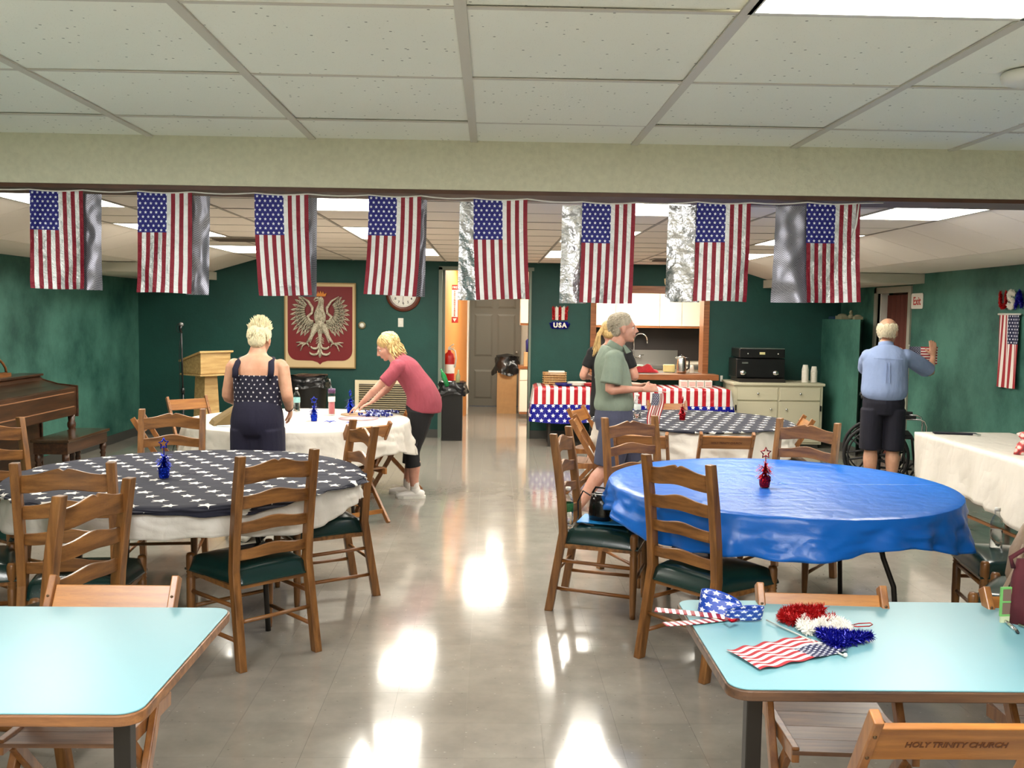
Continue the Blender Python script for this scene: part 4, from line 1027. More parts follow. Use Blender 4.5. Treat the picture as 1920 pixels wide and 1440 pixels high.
SF = flagmat('small_flag_print', False, .10, .15)
def small_flag(label, loc, rot, fn, stick, ball=True):
    t = thing('hand_flag', label, 'flag', loc); t.rotation_euler = rot
    MB().grid(26, 16, fn).build('flag_sheet', SF, t); m = MB().tube(stick, .0025, 6)
    m.build('stick', plain('flag_stick', srgb(190, 186, 176), .5), t)
    if ball: MB().sphere(stick[0], .0065, 10, 8).build('tip', WHITE, t)
# blue-shirted man's flag: stripes horizontal, canton upper left
def fn(u, v): return (.0+(1-v)*.26, .008*math.sin((1-v)*7+u*2), -u*.165)
small_flag('small flag held up against the wall by the man in blue', (4.03, 9.04, 1.405), (0, 0, math.radians(-10)), fn, [(-.004, 0, .012), (-.004, 0, -.22)])
# green-shirted man's flag hanging from his hand
def fn(u, v): return (.055-u*.11-.035*(1-v)+.01*math.sin((1-v)*6), -.01*math.sin(u*9+v*4), -(1-v)*.24)
o = small_flag('small striped flag hanging from the walking man\'s hand', (1.325, 7.42, 1.055), (0, 0, math.radians(15)), lambda u, v: fn(1-u, v), [(.07, 0, .008), (-.10, .02, .02)])
# ------------------------------------------------------------------ corridor and kitchen behind the rear wall
KW = plain('kitchen_wall_paint', srgb(214, 206, 190), .7); ORG = plain('tan_wall_paint', srgb(196, 128, 62), .6, var=.04)
m = MB().prism([(-.86, YB+.2), (-.66, YB+.2), (-.66, 12.92), (-.385, 15.7), (-.66, 15.7)], 0, 2.5); structure('wall_corridor', m, ORG)
m = MB(); m.box((-.385-.05, 15.7, 0), (-.385, 17.05, 2.5)); m.box((-.385, 17.05, 2.08), (1.0, 17.2, 2.5)); m.box((.53, 17.05, 0), (4.9, 17.2, 2.5)); structure('wall_corridor', m, KW)
m = MB(); m.box((.95, 15.32, 0), (4.9, 15.45, 2.5)); m.box((.95, 15.45, 0), (1.0, 17.1, 2.5)); structure('wall_kitchen', m, KW)
m = MB(); m.box((4.75, YB+.2, 0), (4.9, 15.4, 2.5)); structure('wall_kitchen', m, KW)
m = MB(); m.box((-.9, YB, 2.42), (4.9, 17.2, 2.5)); structure('ceiling', m, CT_F)
m = MB(); m.box((-.435, 15.60, 0), (-.37, 15.72, 2.06)); m.box((-.445, 15.70, 0), (-.385, 15.73, 2.1)); structure('trim_5', m, WHITE)
CAS = plain('grey_green_casing', srgb(112, 124, 112), .5)
m = MB(); m.box((-.70, YB-.02, 0), (-.655, YB+.21, 2.27)); m.box((-.70, YB-.02, 2.235), (.56, YB+.21, 2.28)); m.box((-.655, YB+.12, 0), (-.62, YB+.2, 2.235)); structure('trim_6', m, CAS)
m = MB(); m.box((.50, YB-.02, 0), (.53, YB+.21, 2.24)); structure('trim_7', m, CAS)
# grey panelled door at the end of the corridor
GD = plain('grey_door_paint', srgb(122, 118, 108), .5)
t = MB().box((-.385, 17.0, .01), (.53, 17.045, 2.06)).build('door_1', GD); t['kind'] = 'structure'
for x0 in (-.30, .11):
    for z0, z1 in ((.14, .66), (.90, 1.66), (1.76, 1.98)):
        m = MB(); x1 = x0+.33
        m.add([(x0, 17.0, z0), (x1, 17.0, z0), (x1, 17.0, z1), (x0, 17.0, z1), (x0+.035, 16.988, z0+.035), (x1-.035, 16.988, z0+.035), (x1-.035, 16.988, z1-.035), (x0+.035, 16.988, z1-.035)],
              [(0, 1, 5, 4), (1, 2, 6, 5), (2, 3, 7, 6), (3, 0, 4, 7), (4, 5, 6, 7)]); m.build('door_panel', GD, t)
m = MB().sphere((.46, 16.97, .98), .028, 12, 8); m.tube([(.46, 17.0, .98), (.46, 16.97, .98)], .012, 8); m.build('door_knob', STEEL, t)
def emit_fixture(name, label, loc, r, L, em):
    t = thing(name, label, 'light', loc); MB().box((-r-.02, -L-.02, -.01), (r+.02, L+.02, .03)).build('frame', WHITE, t); MB().box((-r, -L, -.03), (r, L, -.01)).build('diffuser', em, t)
E_K = emit('kitchen_light_diffuser', (1, .93, .80), PANEL_KITCHEN)
emit_fixture('ceiling_light', 'glowing corridor ceiling light behind the rear doorway', (-.05, 13.9, 2.39), .28, .28, E_K)
emit_fixture('ceiling_light', 'kitchen ceiling light beyond the serving window', (2.2, 13.75, 2.39), .30, .60, E_K)
emit_fixture('ceiling_light', 'added unseen light panel at the corridor end that brightens the grey door', (.1, 16.0, 2.39), .12, .12, E_K)  # added unseen lamp, lifts the grey door where the header blocks the light
t = thing('door_header', 'dark wooden header across the corridor beyond the rear doorway', 'beam', (-.5, 15.0, 2.13)); MB().box((0, 0, 0), (.98, .08, .26)).build('board', BROWN, t)
# fire extinguisher and sign on the tan wall
RED = plain('red_enamel', srgb(176, 22, 26), .3)
t = thing('fire_extinguisher', 'red fire extinguisher with white label hanging on the tan corridor wall', 'extinguisher', (-.60, 13.02, -.13))
MB().lathe([(0, .82), (.068, .83), (.072, .86), (.072, 1.18), (.06, 1.235), (.028, 1.26), (.022, 1.29), (0, 1.29)], 18, (.03, 0, 0)).build('cylinder', RED, t)
MB().lathe([(.0728, .97), (.0735, .975), (.0735, 1.09), (.0728, 1.095)], 18, (.03, 0, 0), caps=False).build('paper_label', PAPER, t)
m = MB(); m.box((.012, -.015, 1.28), (.05, .015, 1.33)); m.bar((.03, 0, 1.33), (.09, -.02, 1.37), .02, .012); m.bar((.03, 0, 1.31), (.095, -.02, 1.32), .018, .01); m.build('valve_lever', plain('pale_metal', srgb(200, 196, 186), .4), t)
MB().tube([(.05, -.01, 1.31), (.11, -.03, 1.28), (.125, -.03, 1.18), (.108, -.03, 1.05)], .011, 8).build('hose', plain('pale_rubber', srgb(206, 200, 190), .5), t)
t = thing('fire_sign', 'tall white and red extinguisher sign with a down arrow on the tan wall', 'sign', (-.535, 13.80, 1.80), math.radians(84))
MB().box((-.055, 0, -.275), (.055, -.004, .275)).build('sign_board', plain('sign_red', srgb(190, 50, 40), .5), t); MB().box((-.045, -.004, -.19), (.045, -.006, .20)).build('sign_face', PAPER, t)
SR = MATS['sign_red']
text_obj('FIRE', 'lettering', PAPER, .045, t, (0, -.006, .235), (PI/2, 0, 0), .0006, squeeze=.9)
for i, ch in enumerate('EXTINGUISHER'): text_obj(ch, 'lettering', SR, .034, t, (0, -.008, .175-i*.031), (PI/2, 0, 0), .0006, squeeze=1.1, bold=.0008)
MB().prism([(-.03, -.21), (.03, -.21), (0, -.26)], -.004, -.007, 'xz').build('arrow', PAPER, t)
t.rotation_euler = (0, 0, math.radians(20))
# bin with black bag by the door, bottles in it
BAG = plain('black_bin_bag', srgb(20, 20, 22), .22, bump=.9, bscale=16)
def rumple(cx, cy, z0, z1, rx, ry, seed, flare=.03, n=36, k=10, amp=.018):
    m = MB()
    def fn(u, v):
        a = u*2*PI; q = mnoise.noise(Vector((math.cos(a)*2.2+seed, math.sin(a)*2.2, v*3)))
        r = 1+flare/rx*v*(1+.4*math.sin(5*a+seed))+amp/rx*(q*1.6+.5*math.sin(11*a+seed)*v)
        c, s_ = math.cos(a), math.sin(a); p = .45
        return (cx+rx*r*math.copysign(abs(c)**p, c) if False else cx+rx*r*c*(1+.18*s_*s_), cy+ry*r*s_*(1+.18*c*c), z1+(z0-z1)*v+amp*math.sin(4*a+seed)*v)
    return m.grid(n, k, fn)
t = thing('slim_bin', 'tall slim black bin with a black bag, beside the rear doorway', 'bin', (-.665, 12.30, 0))
MB().prism([(0.03, .0), (.30, .0), (.30, .30), (.03, .30)], 0, .66).build('bin_body', BLACK, t, .01)
m = rumple(.165, .15, .60, .765, .17, .165, 1, .025); m.grid(20, 6, lambda u, v: (.165+.165*math.cos(u*2*PI)*(1-v*.9), .15+.16*math.sin(u*2*PI)*(1-v*.9), .765-.07*v+.01*math.sin(u*20))); m.build('bin_bag', BAG, t)
GB = plain('green_bottle_glass', srgb(40, 150, 84), .1, spec=.8); CLB = plain('pale_bottle_glass', srgb(150, 150, 110), .1)
m = MB().lathe([(0, 0), (.032, .003), (.033, .15), (.014, .20), (.013, .245), (0, .245)], 14); o = m.build('glass_bottle', GB); o.location = (-.56, 12.30, .72); o.rotation_euler = (.25, -.35, 0); tag(o, 'green bottle leaning in the slim black bin', 'bottle')
m = MB().lathe([(0, 0), (.028, .003), (.029, .13), (.012, .17), (.012, .21), (0, .21)], 14); o = m.build('glass_bottle', CLB); o.location = (-.43, 12.34, .72); o.rotation_euler = (.05, .05, 0); tag(o, 'pale bottle standing in the slim black bin', 'bottle')
# cardboard bin with black bag in the corridor
CARD = plain('cardboard', srgb(186, 150, 104), .8, var=.06, bscale=14)
t = thing('cardboard_bin', 'tall brown cardboard box used as a bin, with a black bag over its top', 'bin', (.11, 15.78, 0))
MB().box((0, 0, 0), (.325, .3, .80)).build('cardboard_box', CARD, t)
m = rumple(.165, .15, .66, .95, .185, .17, 4, .05, amp=.03); m.grid(20, 5, lambda u, v: (.165+.19*math.cos(u*2*PI)*(1-v), .15+.17*math.sin(u*2*PI)*(1-v), .95+.05*v+.02*math.sin(u*17)*(1-v))); m.build('bin_bag', BAG, t)
# kitchen cabinets
WC = plain('white_cabinet', srgb(224, 214, 196), .4); WTRIM = wood('cabinet_trim_wood', srgb(120, 70, 34), srgb(160, 100, 56), 'x'); DKB = plain('dark_backsplash', srgb(34, 26, 24), .5)
def cab(label, x0, x1, z0, z1, y, d, n, trim=True, drawers=False):
    t = thing('kitchen_cabinet', label, 'cabinet', (x0, y, z0)); w = x1-x0; h = z1-z0
    MB().box((0, 0, 0), (w, d, h)).build('cabinet_body', WC, t)
    for i in range(n):
        a = i*w/n+.004; b = (i+1)*w/n-.004; MB().box((a, -.02, .035), (b, 0, h-(.19 if drawers else .01))).build('cabinet_door', WC, t, .002)
        if drawers: MB().box((a, -.02, h-.18), (b, 0, h-.01)).build('drawer_front', WC, t, .002)
    if trim: MB().box((0, -.024, 0), (w, .005, .028)).build('handle_rail', WTRIM, t)
for i in range(6): cab('white upper kitchen cabinet, door pair %s seen through the serving window' % ('first', 'second', 'third', 'fourth', 'fifth', 'sixth')[i], 1.27+i*.7, 1.965+i*.7, 1.475, 2.25, 15.0, .32, 2)
cab('white upper cabinet seen through the rear doorway at its right side', .46, .92, 1.49, 2.35, 15.0, .32, 1)
cab('white lower cabinet with wood trim seen through the rear doorway', .46, .92, .08, .80, 15.0, .5, 1, True, True)
o = MB().box((.44, 14.97, .80), (.94, 15.5, .84)).build('worktop', WTRIM); tag(o, 'wooden worktop of the corridor side kitchen cabinet', 'worktop')
o = MB().box((.53, 15.06, .84), (.74, 15.3, 1.06)).build('cardboard_box', CARD); tag(o, 'small cardboard box on the worktop beyond the doorway', 'box')
o = MB().lathe([(0, 0), (.04, .0), (.045, .18), (.02, .21), (0, .21)], 12, (.60, 15.18, 1.06)).build('blue_bottle', plain('blue_plastic', srgb(30, 40, 120), .4)); tag(o, 'dark blue bottle standing on the small cardboard box in the kitchen', 'bottle')
cab('row of white lower kitchen cabinets under the sink', 1.27, 4.6, .08, .84, 14.8, .5, 6)
o = MB().box((1.0, 15.296, .95), (4.75, 15.316, 1.475)).build('backsplash', DKB); tag(o, 'dark backsplash wall between the kitchen cabinets', 'panel')
t = thing('kitchen_sink', 'stainless steel sink counter with a raised back below the cabinets', 'sink', (1.27, 14.72, 0))
STB = plain('brushed_steel', (.30, .285, .265), .38, .9)
m = MB(); m.box((0, 0, .84), (2.6, .58, .89)); m.build('counter', STB, t); MB().box((.3, .54, .89), (1.75, .58, 1.115)).build('splash_back', STB, t)
m = MB(); m.box((.55, .08, .885), (1.05, .44, .893)); m.build('basin', DARKM, t)
t = thing('faucet', 'tall chrome gooseneck faucet over the kitchen sink', 'faucet', (2.30, 15.20, 1.0))
m = MB().tube([(0, 0, 0), (0, 0, .28)]+[(.10-.10*math.cos(a), -.02*a, .28+.10*math.sin(a)) for a in [PI*i/10 for i in range(1, 11)]]+[(.205, -.06, .22)], .011, 10); m.build('spout', CHROME, t)
MB().tube([(-.11, 0, .0), (.11, 0, .0)], .013, 8).build('base_bar', CHROME, t)
for s_ in (-1, 1): m = MB(); m.tube([(s_*.10, 0, -.01), (s_*.10, 0, .035)], .018, 10); m.bar((s_*.10, 0, .035), (s_*.16, -.03, .04), .014, .008); m.build('tap_handle', CHROME, t)
# serving window frame and sill
m = MB(); m.box((1.32, YB-.03, .84), (1.395, YB+.22, 2.06)); m.box((2.83, YB-.03, .84), (2.905, YB+.22, 2.06)); m.box((1.395, YB-.03, 1.965), (2.83, YB+.22, 2.06))
wf = m.build('window_1', WTRIM); wf['kind'] = 'structure'
t = thing('serving_counter', 'wooden serving counter sill of the kitchen window', 'counter', (1.25, 12.32, .83))
MB().box((0, 0, 0), (1.74, .62, .075)).build('counter_board', WTRIM, t, .004); MB().box((.08, .28, .075), (1.57, .60, .079)).build('counter_top', plain('grey_laminate', srgb(86, 80, 76), .4), t)
for x in (.3, 1.4): MB().prism([(12.60-12.32, 0), (.06, 0), (.28, -.16)], x, x+.03, 'yz').build('bracket', WTRIM, t)
# things on the serving counter
RC = fabric('red_cloth', srgb(158, 22, 32), .25, 10, .8)
m = MB().grid(26, 14, lambda u, v: (.34*(u-.5)+.0, .17*(v-.5), .015+.085*math.sin(PI*u)**.6*math.sin(PI*v)**.7*(1+.5*mnoise.noise(Vector((u*5, v*4, 1))))+.02*math.sin(u*13)*math.sin(PI*v)*math.sin(PI*u)))
o = m.build('red_cloth_bag', RC); o.location = (2.05, 12.50, .905); tag(o, 'crumpled red cloth bag on the serving counter', 'bag')
o = MB().box((2.34, 12.72, .91), (2.49, 12.80, 1.01)).build('sponge_box', plain('pale_yellow_card', srgb(226, 206, 140), .7), None, .008); tag(o, 'pale yellow box on the serving counter left of the kettle', 'box')
o = MB().box((1.98, 12.80, .91), (2.07, 12.86, 1.0)).build('soap_box', plain('mint_plastic', srgb(170, 206, 176), .5), None, .01); tag(o, 'small pale mint container on the serving counter', 'container')
t = thing('kettle', 'stainless steel electric kettle on the serving counter', 'kettle', (2.54, 12.56, .909))
MB().lathe([(0, 0), (.066, 0), (.068, .03), (.064, .12), (.056, .19), (.05, .215), (.02, .228), (0, .23)], 22).build('kettle_body', STEEL, t)
MB().tube([(.052, 0, .20), (.095, 0, .20), (.105, 0, .15), (.10, 0, .07), (.07, 0, .04)], .010, 8).build('handle', BLACK, t)
MB().prism([(-.05, .18), (-.085, .205), (-.05, .215)], -.02, .02, 'xz').build('spout', STEEL, t); MB().sphere((0, 0, .235), .012, 10, 6).build('lid_knob', BLACK, t)
CUPM = plain('paper_cup', srgb(226, 220, 208), .6)
for (x, y, z, h, r, lb) in ((2.70, 12.64, .909, .105, .028, 'short white cup stack on the serving counter by the window frame'), (2.645, 12.70, .909, .075, .026, 'lower white cup stack on the serving counter right of the kettle'),
    (4.06, 12.12, .838, .225, .043, 'left stack of white paper cups on the cream cabinet'), (4.18, 12.14, .838, .205, .042, 'right stack of white paper cups on the cream cabinet')):
    t = thing('cup_stack', lb, 'cups', (x, y, z))
    n = int(h/.011)
    for i in range(n-6):
        z0 = i*.011; m = MB().lathe([(r, z0), (r+.0025, z0+.002), (r+.001, z0+.006), (r*.985, z0+.011)], 16)
        m.build('paper_cup', CUPM, t)
    z0 = (n-6)*.011; MB().lathe([(r, z0), (r+.0025, z0+.003), (r*.72, h), (0, h)], 16).build('paper_cup', CUPM, t)

# ------------------------------------------------------------------ food table along the rear wall
RED_T = NT('striped_table_cover'); k = RED_T; sp = k.n('SeparateXYZ'); k.l(k.coord(), sp.inputs[0]); X, Y_, Z_ = sp.outputs
st = k.math('LESS_THAN', k.math('FRACT', k.math('DIVIDE', X, .10)), .5); c = k.mix(st, (.72, .70, .70), srgb(168, 22, 34))
low = k.math('LESS_THAN', Z_, .545); sk = k.star(X, Z_, .097, .062, .028); c = k.mix(low, c, k.mix(sk, srgb(18, 20, 132), (.72, .73, .80)))
k.set(color=c, rough=.22, spec=.6); k.bump(k.noise(k.coord(), 9, 3), .5, .03); MATS['striped_table_cover'] = k.m
t = thing('buffet_table', 'buffet table under the striped and starred cover by the rear wall', 'table', (.58, 11.80, 0), math.radians(-1.2))
MB().box((0, 0, .72), (2.42, .62, .755)).build('table_top', PLY, t)
for x in (.15, 2.2):
    for y in (.05, .52): MB().box((x, y, 0), (x+.03, y+.03, .72)).build('leg', DARKM, t)
def fc(u, v):
    L, D = 2.46, .66; s_ = u*(D+L+D)
    if s_ < D: x, y, nx, ny = 0, D-s_, -1, 0
    elif s_ < D+L: x, y, nx, ny = s_-D, 0, 0, -1
    else: x, y, nx, ny = L, s_-D-L, 1, 0
    if v < .3: q = v/.3; return (L/2+(x-L/2)*q if nx == 0 else x if q > .99 else L/2+(x-L/2)*q, D+(y-D)*q, .762)
    q = (v-.3)/.7; d = .40+.06*math.exp(-((s_-D-.35)/.5)**2)-(.04 if x > 1 else 0); f = .015+.02*mnoise.noise(Vector((s_*4, 0, q)))+(.05 if nx else 0)
    return (x+nx*f*q, y+ny*f*q, .762-d*q)
o = MB().grid(150, 24, fc).build('table_cover', RED_T.m); o.location = (.545, 11.78, 0); o.rotation_euler = (0, 0, math.radians(-1.2)); tag(o, 'shiny table cover with red and white stripes over blue stars', 'tablecloth')
# basket, plates, boxes
WIC = wood('wicker', srgb(150, 104, 56), srgb(206, 164, 104), 'x'); 
t = thing('wicker_basket', 'woven wicker basket with white napkins at the left end of the buffet table', 'basket', (.68, 12.18, .765))
for z in (.012, .04, .068, .096, .124, .148):
    m = MB(); P = rrect(0, 0, .30, .16, .03, 4); m.tube([(x, y, z) for x, y in P], .007, 6, True); m.build('weave_band', WIC, t)
for i in range(14):
    x = .02+i*.02; m = MB()
    for y in (.0, .16): m.bar((x, y, 0), (x, y, .15), .007, .004)
    m.build('stake', WIC, t)
MB().box((.02, .02, .0), (.28, .14, .12)).build('liner', plain('basket_liner', srgb(96, 60, 34), .8), t)
o = MB().box((.75, 12.22, .89), (.96, 12.33, .935)).build('napkin_stack', PAPER, None, .006); tag(o, 'stack of white napkins in the wicker basket', 'napkins')
for (x, y, m_, n, r, lb) in ((.93, 11.98, plain('blue_plate', srgb(26, 30, 120), .4), 5, .115, 'stack of blue plates on the buffet table beside the basket'), (1.10, 12.03, WHITE, 8, .12, 'stack of white plates in the middle of the buffet plates'), (1.29, 11.98, plain('red_plate', srgb(170, 28, 38), .4), 6, .115, 'stack of red plates on the buffet table right of the white ones')):
    t = thing('plate_stack', lb, 'plates', (x, y, .764))
    for i in range(n): z = i*.0045; MB().lathe([(0, z), (r*.65, z), (r, z+.014), (r, z+.016), (r*.64, z+.003), (0, z+.003)], 24).build('plate', m_, t)
PB = plain('pale_pink_print', srgb(206, 170, 160), .5, var=.2, bscale=60)
for i in range(4):
    x = 2.42+i*.105; t = thing('tissue_box', 'small patterned box in the row of four on the buffet table, %s' % ('leftmost', 'second from the left', 'third from the left', 'rightmost')[i], 'box', (x, 12.0, .764), 0, 'row of small boxes on the buffet table')
    MB().box((0, 0, 0), (.095, .1, .085)).build('box_body', WHITE, t, .004); MB().box((.008, -.001, .012), (.087, 0, .07)).build('printed_panel', PB, t)
t = thing('clear_tray', 'clear plastic tray lying on the row of small boxes', 'tray', (2.44, 12.01, .85)); MB().box((0, 0, 0), (.36, .12, .02)).build('tray_body', GLASSY, t)

# ------------------------------------------------------------------ cream cabinet with coffee machine
CC = plain('cream_cabinet_paint', srgb(196, 190, 164), .45)
t = thing('sideboard', 'cream sideboard with two drawers and two doors carrying the coffee machine', 'cabinet', (3.10, 11.95, 0))
MB().box((0, .0, .05), (1.14, .58, .80)).build('carcass', CC, t, .004); MB().box((.03, .04, 0), (1.11, .55, .05)).build('plinth', BASE, t)
MB().box((-.02, -.025, .80), (1.16, .60, .835)).build('counter_top', CC, t, .008)
for i in range(2):
    a = .04+i*.545; d = MB().box((a, -.018, .615), (a+.515, 0, .775)).build('drawer', CC, t, .003); MB().sphere((a+.26, -.03, .70), .016, 10, 8).build('knob', STEEL, d)
    d = MB().box((a, -.018, .08), (a+.515, 0, .595)).build('door', CC, t, .003); kx = a+.43 if i == 0 else a+.085
    m = MB().sphere((kx, -.03, .50), .016, 10, 8); m.build('knob', STEEL, d)
    hx = .025 if i == 0 else 1.115; MB().box((hx-.008, -.02, .48), (hx+.008, -.002, .55)).build('hinge', BLACK, d)
t = thing('coffee_machine', 'black espresso coffee machine with two chrome dials on the cream sideboard', 'coffee machine', (3.15, 12.05, .836))
m = MB(); m.box((0, .02, .05), (.63, .42, .30)); m.build('machine_body', BLACK, t, .012)
MB().box((.03, .0, .31), (.62, .42, .43)).build('control_head', BLACK, t, .012); MB().box((.03, -.04, 0), (.62, .42, .045)).build('drip_tray', DARKM, t, .004); MB().box((.04, -.003, .425), (.61, .40, .435)).build('cup_tray', STEEL, t)
for x in (.08, .50): m = MB().tube([(x, .02, .12), (x, -.03, .12)], .035, 14); m.sphere((x, -.035, .12), (.028, .012, .028), 12, 8); m.build('chrome_dial', CHROME, t)
m = MB().box((.29, -.002, .355), (.36, .0, .385)); m.build('maker_plate', plain('cream_plate', srgb(214, 206, 150), .5), t)
for x in (.14, .53): MB().sphere((x, .0, .365), .008, 8, 6).build('indicator', WHITE, t)
MB().box((.07, .016, .235), (.15, .02, .255)).build('badge', STEEL, t)
o = MB().box((3.08, 12.602, .80), (3.11, YB-.004, .88)).build('wall_socket', WHITE); tag(o, 'white wall socket left of the cream sideboard', 'socket')

# ------------------------------------------------------------------ wall items
# eagle crest panel
t = thing('crest_panel', 'framed crest panel with a crowned silver eagle on a red shield', 'picture', (-2.26, YB-.03, 1.475))
PF = plain('panel_frame_gilt', srgb(146, 120, 76), .45, .3); PC = plain('panel_cream', srgb(208, 182, 138), .6); RS = plain('shield_red', srgb(112, 6, 14), .55)
W2, H2 = .47, .565
m = MB()
m.box((-W2, -.008, H2-.016), (W2, .028, H2)); m.box((-W2, -.008, -H2), (W2, .028, -H2+.016)); m.box((-W2, -.008, -H2+.016), (-W2+.016, .028, H2-.016)); m.box((W2-.016, -.008, -H2+.016), (W2, .028, H2-.016)); m.build('frame', PF, t)
MB().box((-W2+.016, .0, -H2+.016), (W2-.016, .02, H2-.016)).build('backing', PC, t)
sh = [(-.425, .515), (-.425, -.33)]+[(-.425+.13*(1-math.cos(a)), -.33-.13*math.sin(a)) for a in [PI/2*i/6 for i in range(1, 7)]]+[(-.10, -.463), (-.03, -.485), (0, -.515), (.03, -.485), (.10, -.463)]+[(.295+.13*math.sin(a), -.46+.13*(1-math.cos(a))) for a in [PI/2*i/6 for i in range(0, 7)]]+[(.425, .515)]
m = MB(); n = len(sh); m.add([(x, -.006, z) for x, z in sh]+[(x, 0, z) for x, z in sh], [tuple(range(n))]+[(i, (i+1) % n, n+(i+1) % n, n+i) for i in range(n)]); m.build('shield', RS, t)
k = NT('aged_silver_relief'); k.set(color=k.ramp(k.noise(k.coord(), 70, 3), [(.3, srgb(138, 128, 106)), (.7, srgb(214, 206, 184))]), rough=.6); SIL = k.m
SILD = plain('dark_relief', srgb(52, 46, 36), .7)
def feather(m, b, ang, L, w, y=-.012, dark=None):
    d = (math.sin(ang), math.cos(ang)); s_ = (d[1], -d[0]); out = [(0, .35), (.25, .85), (.6, 1), (.85, .6), (1, 0), (.85, -.6), (.6, -1), (.25, -.85), (0, -.35)]
    def P(a, c, yy): return (b[0]+d[0]*a*L+s_[0]*c*w/2, yy, b[1]+d[1]*a*L+s_[1]*c*w/2)
    vs = [P(a, c, y+.006) for a, c in out]+[P(a, c*.72, y) for a, c in out]+[P(.1, 0, y-.006), P(.9, 0, y-.003)]; n = len(out)
    fs = [(i, (i+1), n+i+1, n+i) for i in range(n-1)]+[(n+i, n+i+1, 2*n) if i < 2 else ((n+i, n+i+1, 2*n+1, 2*n) if i == 2 else (n+i, n+i+1, 2*n+1)) for i in range(4)]+[(n+i, n+i+1, 2*n+1) if i < 6 else (n+i, n+i+1, 2*n) for i in range(4, n-1)]+[(n+4, 2*n, 2*n+1)]
    m.add(vs, fs)
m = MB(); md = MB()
for sg in (-1, 1):
    A = lambda x, z: (sg*x, z)
    tips = [(.29, .386), (.335, .345), (.369, .275), (.392, .205), (.402, .14), (.40, .065), (.388, .0), (.365, -.075), (.316, -.122), (.262, -.15), (.208, -.148), (.168, -.11), (.125, -.05)]
    root = [(.175, .27), (.185, .25), (.195, .23), (.20, .205), (.20, .18), (.195, .155), (.19, .13), (.18, .11), (.165, .09), (.15, .075), (.13, .065), (.11, .06), (.09, .055)]
    for (tx, tz), (rx, rz_) in zip(tips, root):
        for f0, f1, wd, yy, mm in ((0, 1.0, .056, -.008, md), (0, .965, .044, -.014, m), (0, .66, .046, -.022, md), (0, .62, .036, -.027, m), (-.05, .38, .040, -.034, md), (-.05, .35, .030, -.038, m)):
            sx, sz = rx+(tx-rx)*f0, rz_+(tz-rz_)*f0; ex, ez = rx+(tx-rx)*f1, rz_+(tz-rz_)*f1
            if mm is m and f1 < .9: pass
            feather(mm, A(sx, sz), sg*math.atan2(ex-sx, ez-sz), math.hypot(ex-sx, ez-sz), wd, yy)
    arc = [(A(.085, .06)[0], -.035, .055), (A(.13, .065)[0], -.038, .07), (A(.155, .12)[0], -.038, .12), (A(.10, .165)[0], -.036, .165), (A(.095, .235)[0], -.034, .235), (A(.15, .305)[0], -.03, .32), (A(.25, .38)[0], -.024, .385)]
    m.tube(arc, [.014, .016, .018, .016, .018, .015, .006], 8)
    m.tube([(sg*.05, -.02, .02), (sg*.075, -.026, -.06), (sg*.115, -.024, -.15), (sg*.175, -.02, -.235)], [.034, .040, .024, .012], 8)
    for i in range(6): feather(m, (sg*(.06+.014*i), -.06-.022*i), sg*math.radians(160+6*i), .06, .024, -.045)
    for q, (dx, dz) in enumerate(((.125, .01), (.115, -.045), (.07, -.10), (-.045, -.045))):
        m.tube([(sg*.185, -.02, -.235), (sg*(.185+dx*.6), -.026, -.235+dz*.4+.01), (sg*(.185+dx), -.02, -.235+dz)], [.010, .009, .006], 6)
    for (x0, z0, r) in ((.055, -.27, .045), (.06, -.345, .052)):                # tail scrolls
        m.tube([(sg*(.01+.0), -.02, z0+.035)]+[(sg*(.02+r*1.1*(1-math.cos(a))), -.022, z0-r*.75*math.sin(a)) for a in [PI*i/7 for i in range(1, 8)]], [.012, .014, .016, .017, .016, .014, .010, .005], 7)
    for i in range(3): feather(m, (sg*.01, -.15-.03*i), sg*math.radians(125), .055, .02, -.02)
m.loft([(V(0, -.012, .06), .075, .022), (V(0, -.016, .14), .080, .028), (V(.0, -.014, .20), .060, .024), (V(.012, -.012, .28), .038, .020), (V(.018, -.012, .34), .036, .020), (V(0, -.014, .365), .030, .016)], V(1, 0, 0), 16)
m.loft([(V(0, -.012, .08), .07, .022), (V(0, -.012, .0), .055, .022), (V(0, -.01, -.10), .028, .018), (V(0, -.01, -.20), .016, .012), (V(0, -.01, -.40), .010, .008)], V(1, 0, 0), 14)
m.tube([(-.01, -.02, .365), (-.055, -.022, .36), (-.078, -.02, .338), (-.072, -.02, .325)], [.018, .014, .008, .003], 8)
m.tube([(-.02, -.02, .335), (-.055, -.022, .322), (-.07, -.02, .31)], [.010, .006, .002], 6)
rr = random.Random(11)
for i in range(46):
    z = rr.uniform(-.08, .34); w = .06*(1 if z < .2 else .45); feather(m, (rr.uniform(-w, w)+.01*(z > .2), z), rr.uniform(2.7, 3.6), .045, .022, -.042+.0*z)
for z, a in ((-.30, 0), (-.40, 0)): feather(m, (0, z+.05), PI, .075, .036, -.024)
m.build('eagle_relief', SIL, t); md.build('eagle_outline_feathers', SILD, t)['kind'] = 'stuff'  # wider dark feathers behind the pale ones draw their outlines
m = MB(); m.prism([(-.045, .385), (.075, .385), (.09, .43), (.055, .415), (.045, .45), (.028, .42), (.012, .46), (-.005, .42), (-.022, .45), (-.03, .415), (-.062, .43)], -.03, -.008, 'xz'); m.build('crown', plain('gold_relief', srgb(176, 104, 26), .4, .4), t)

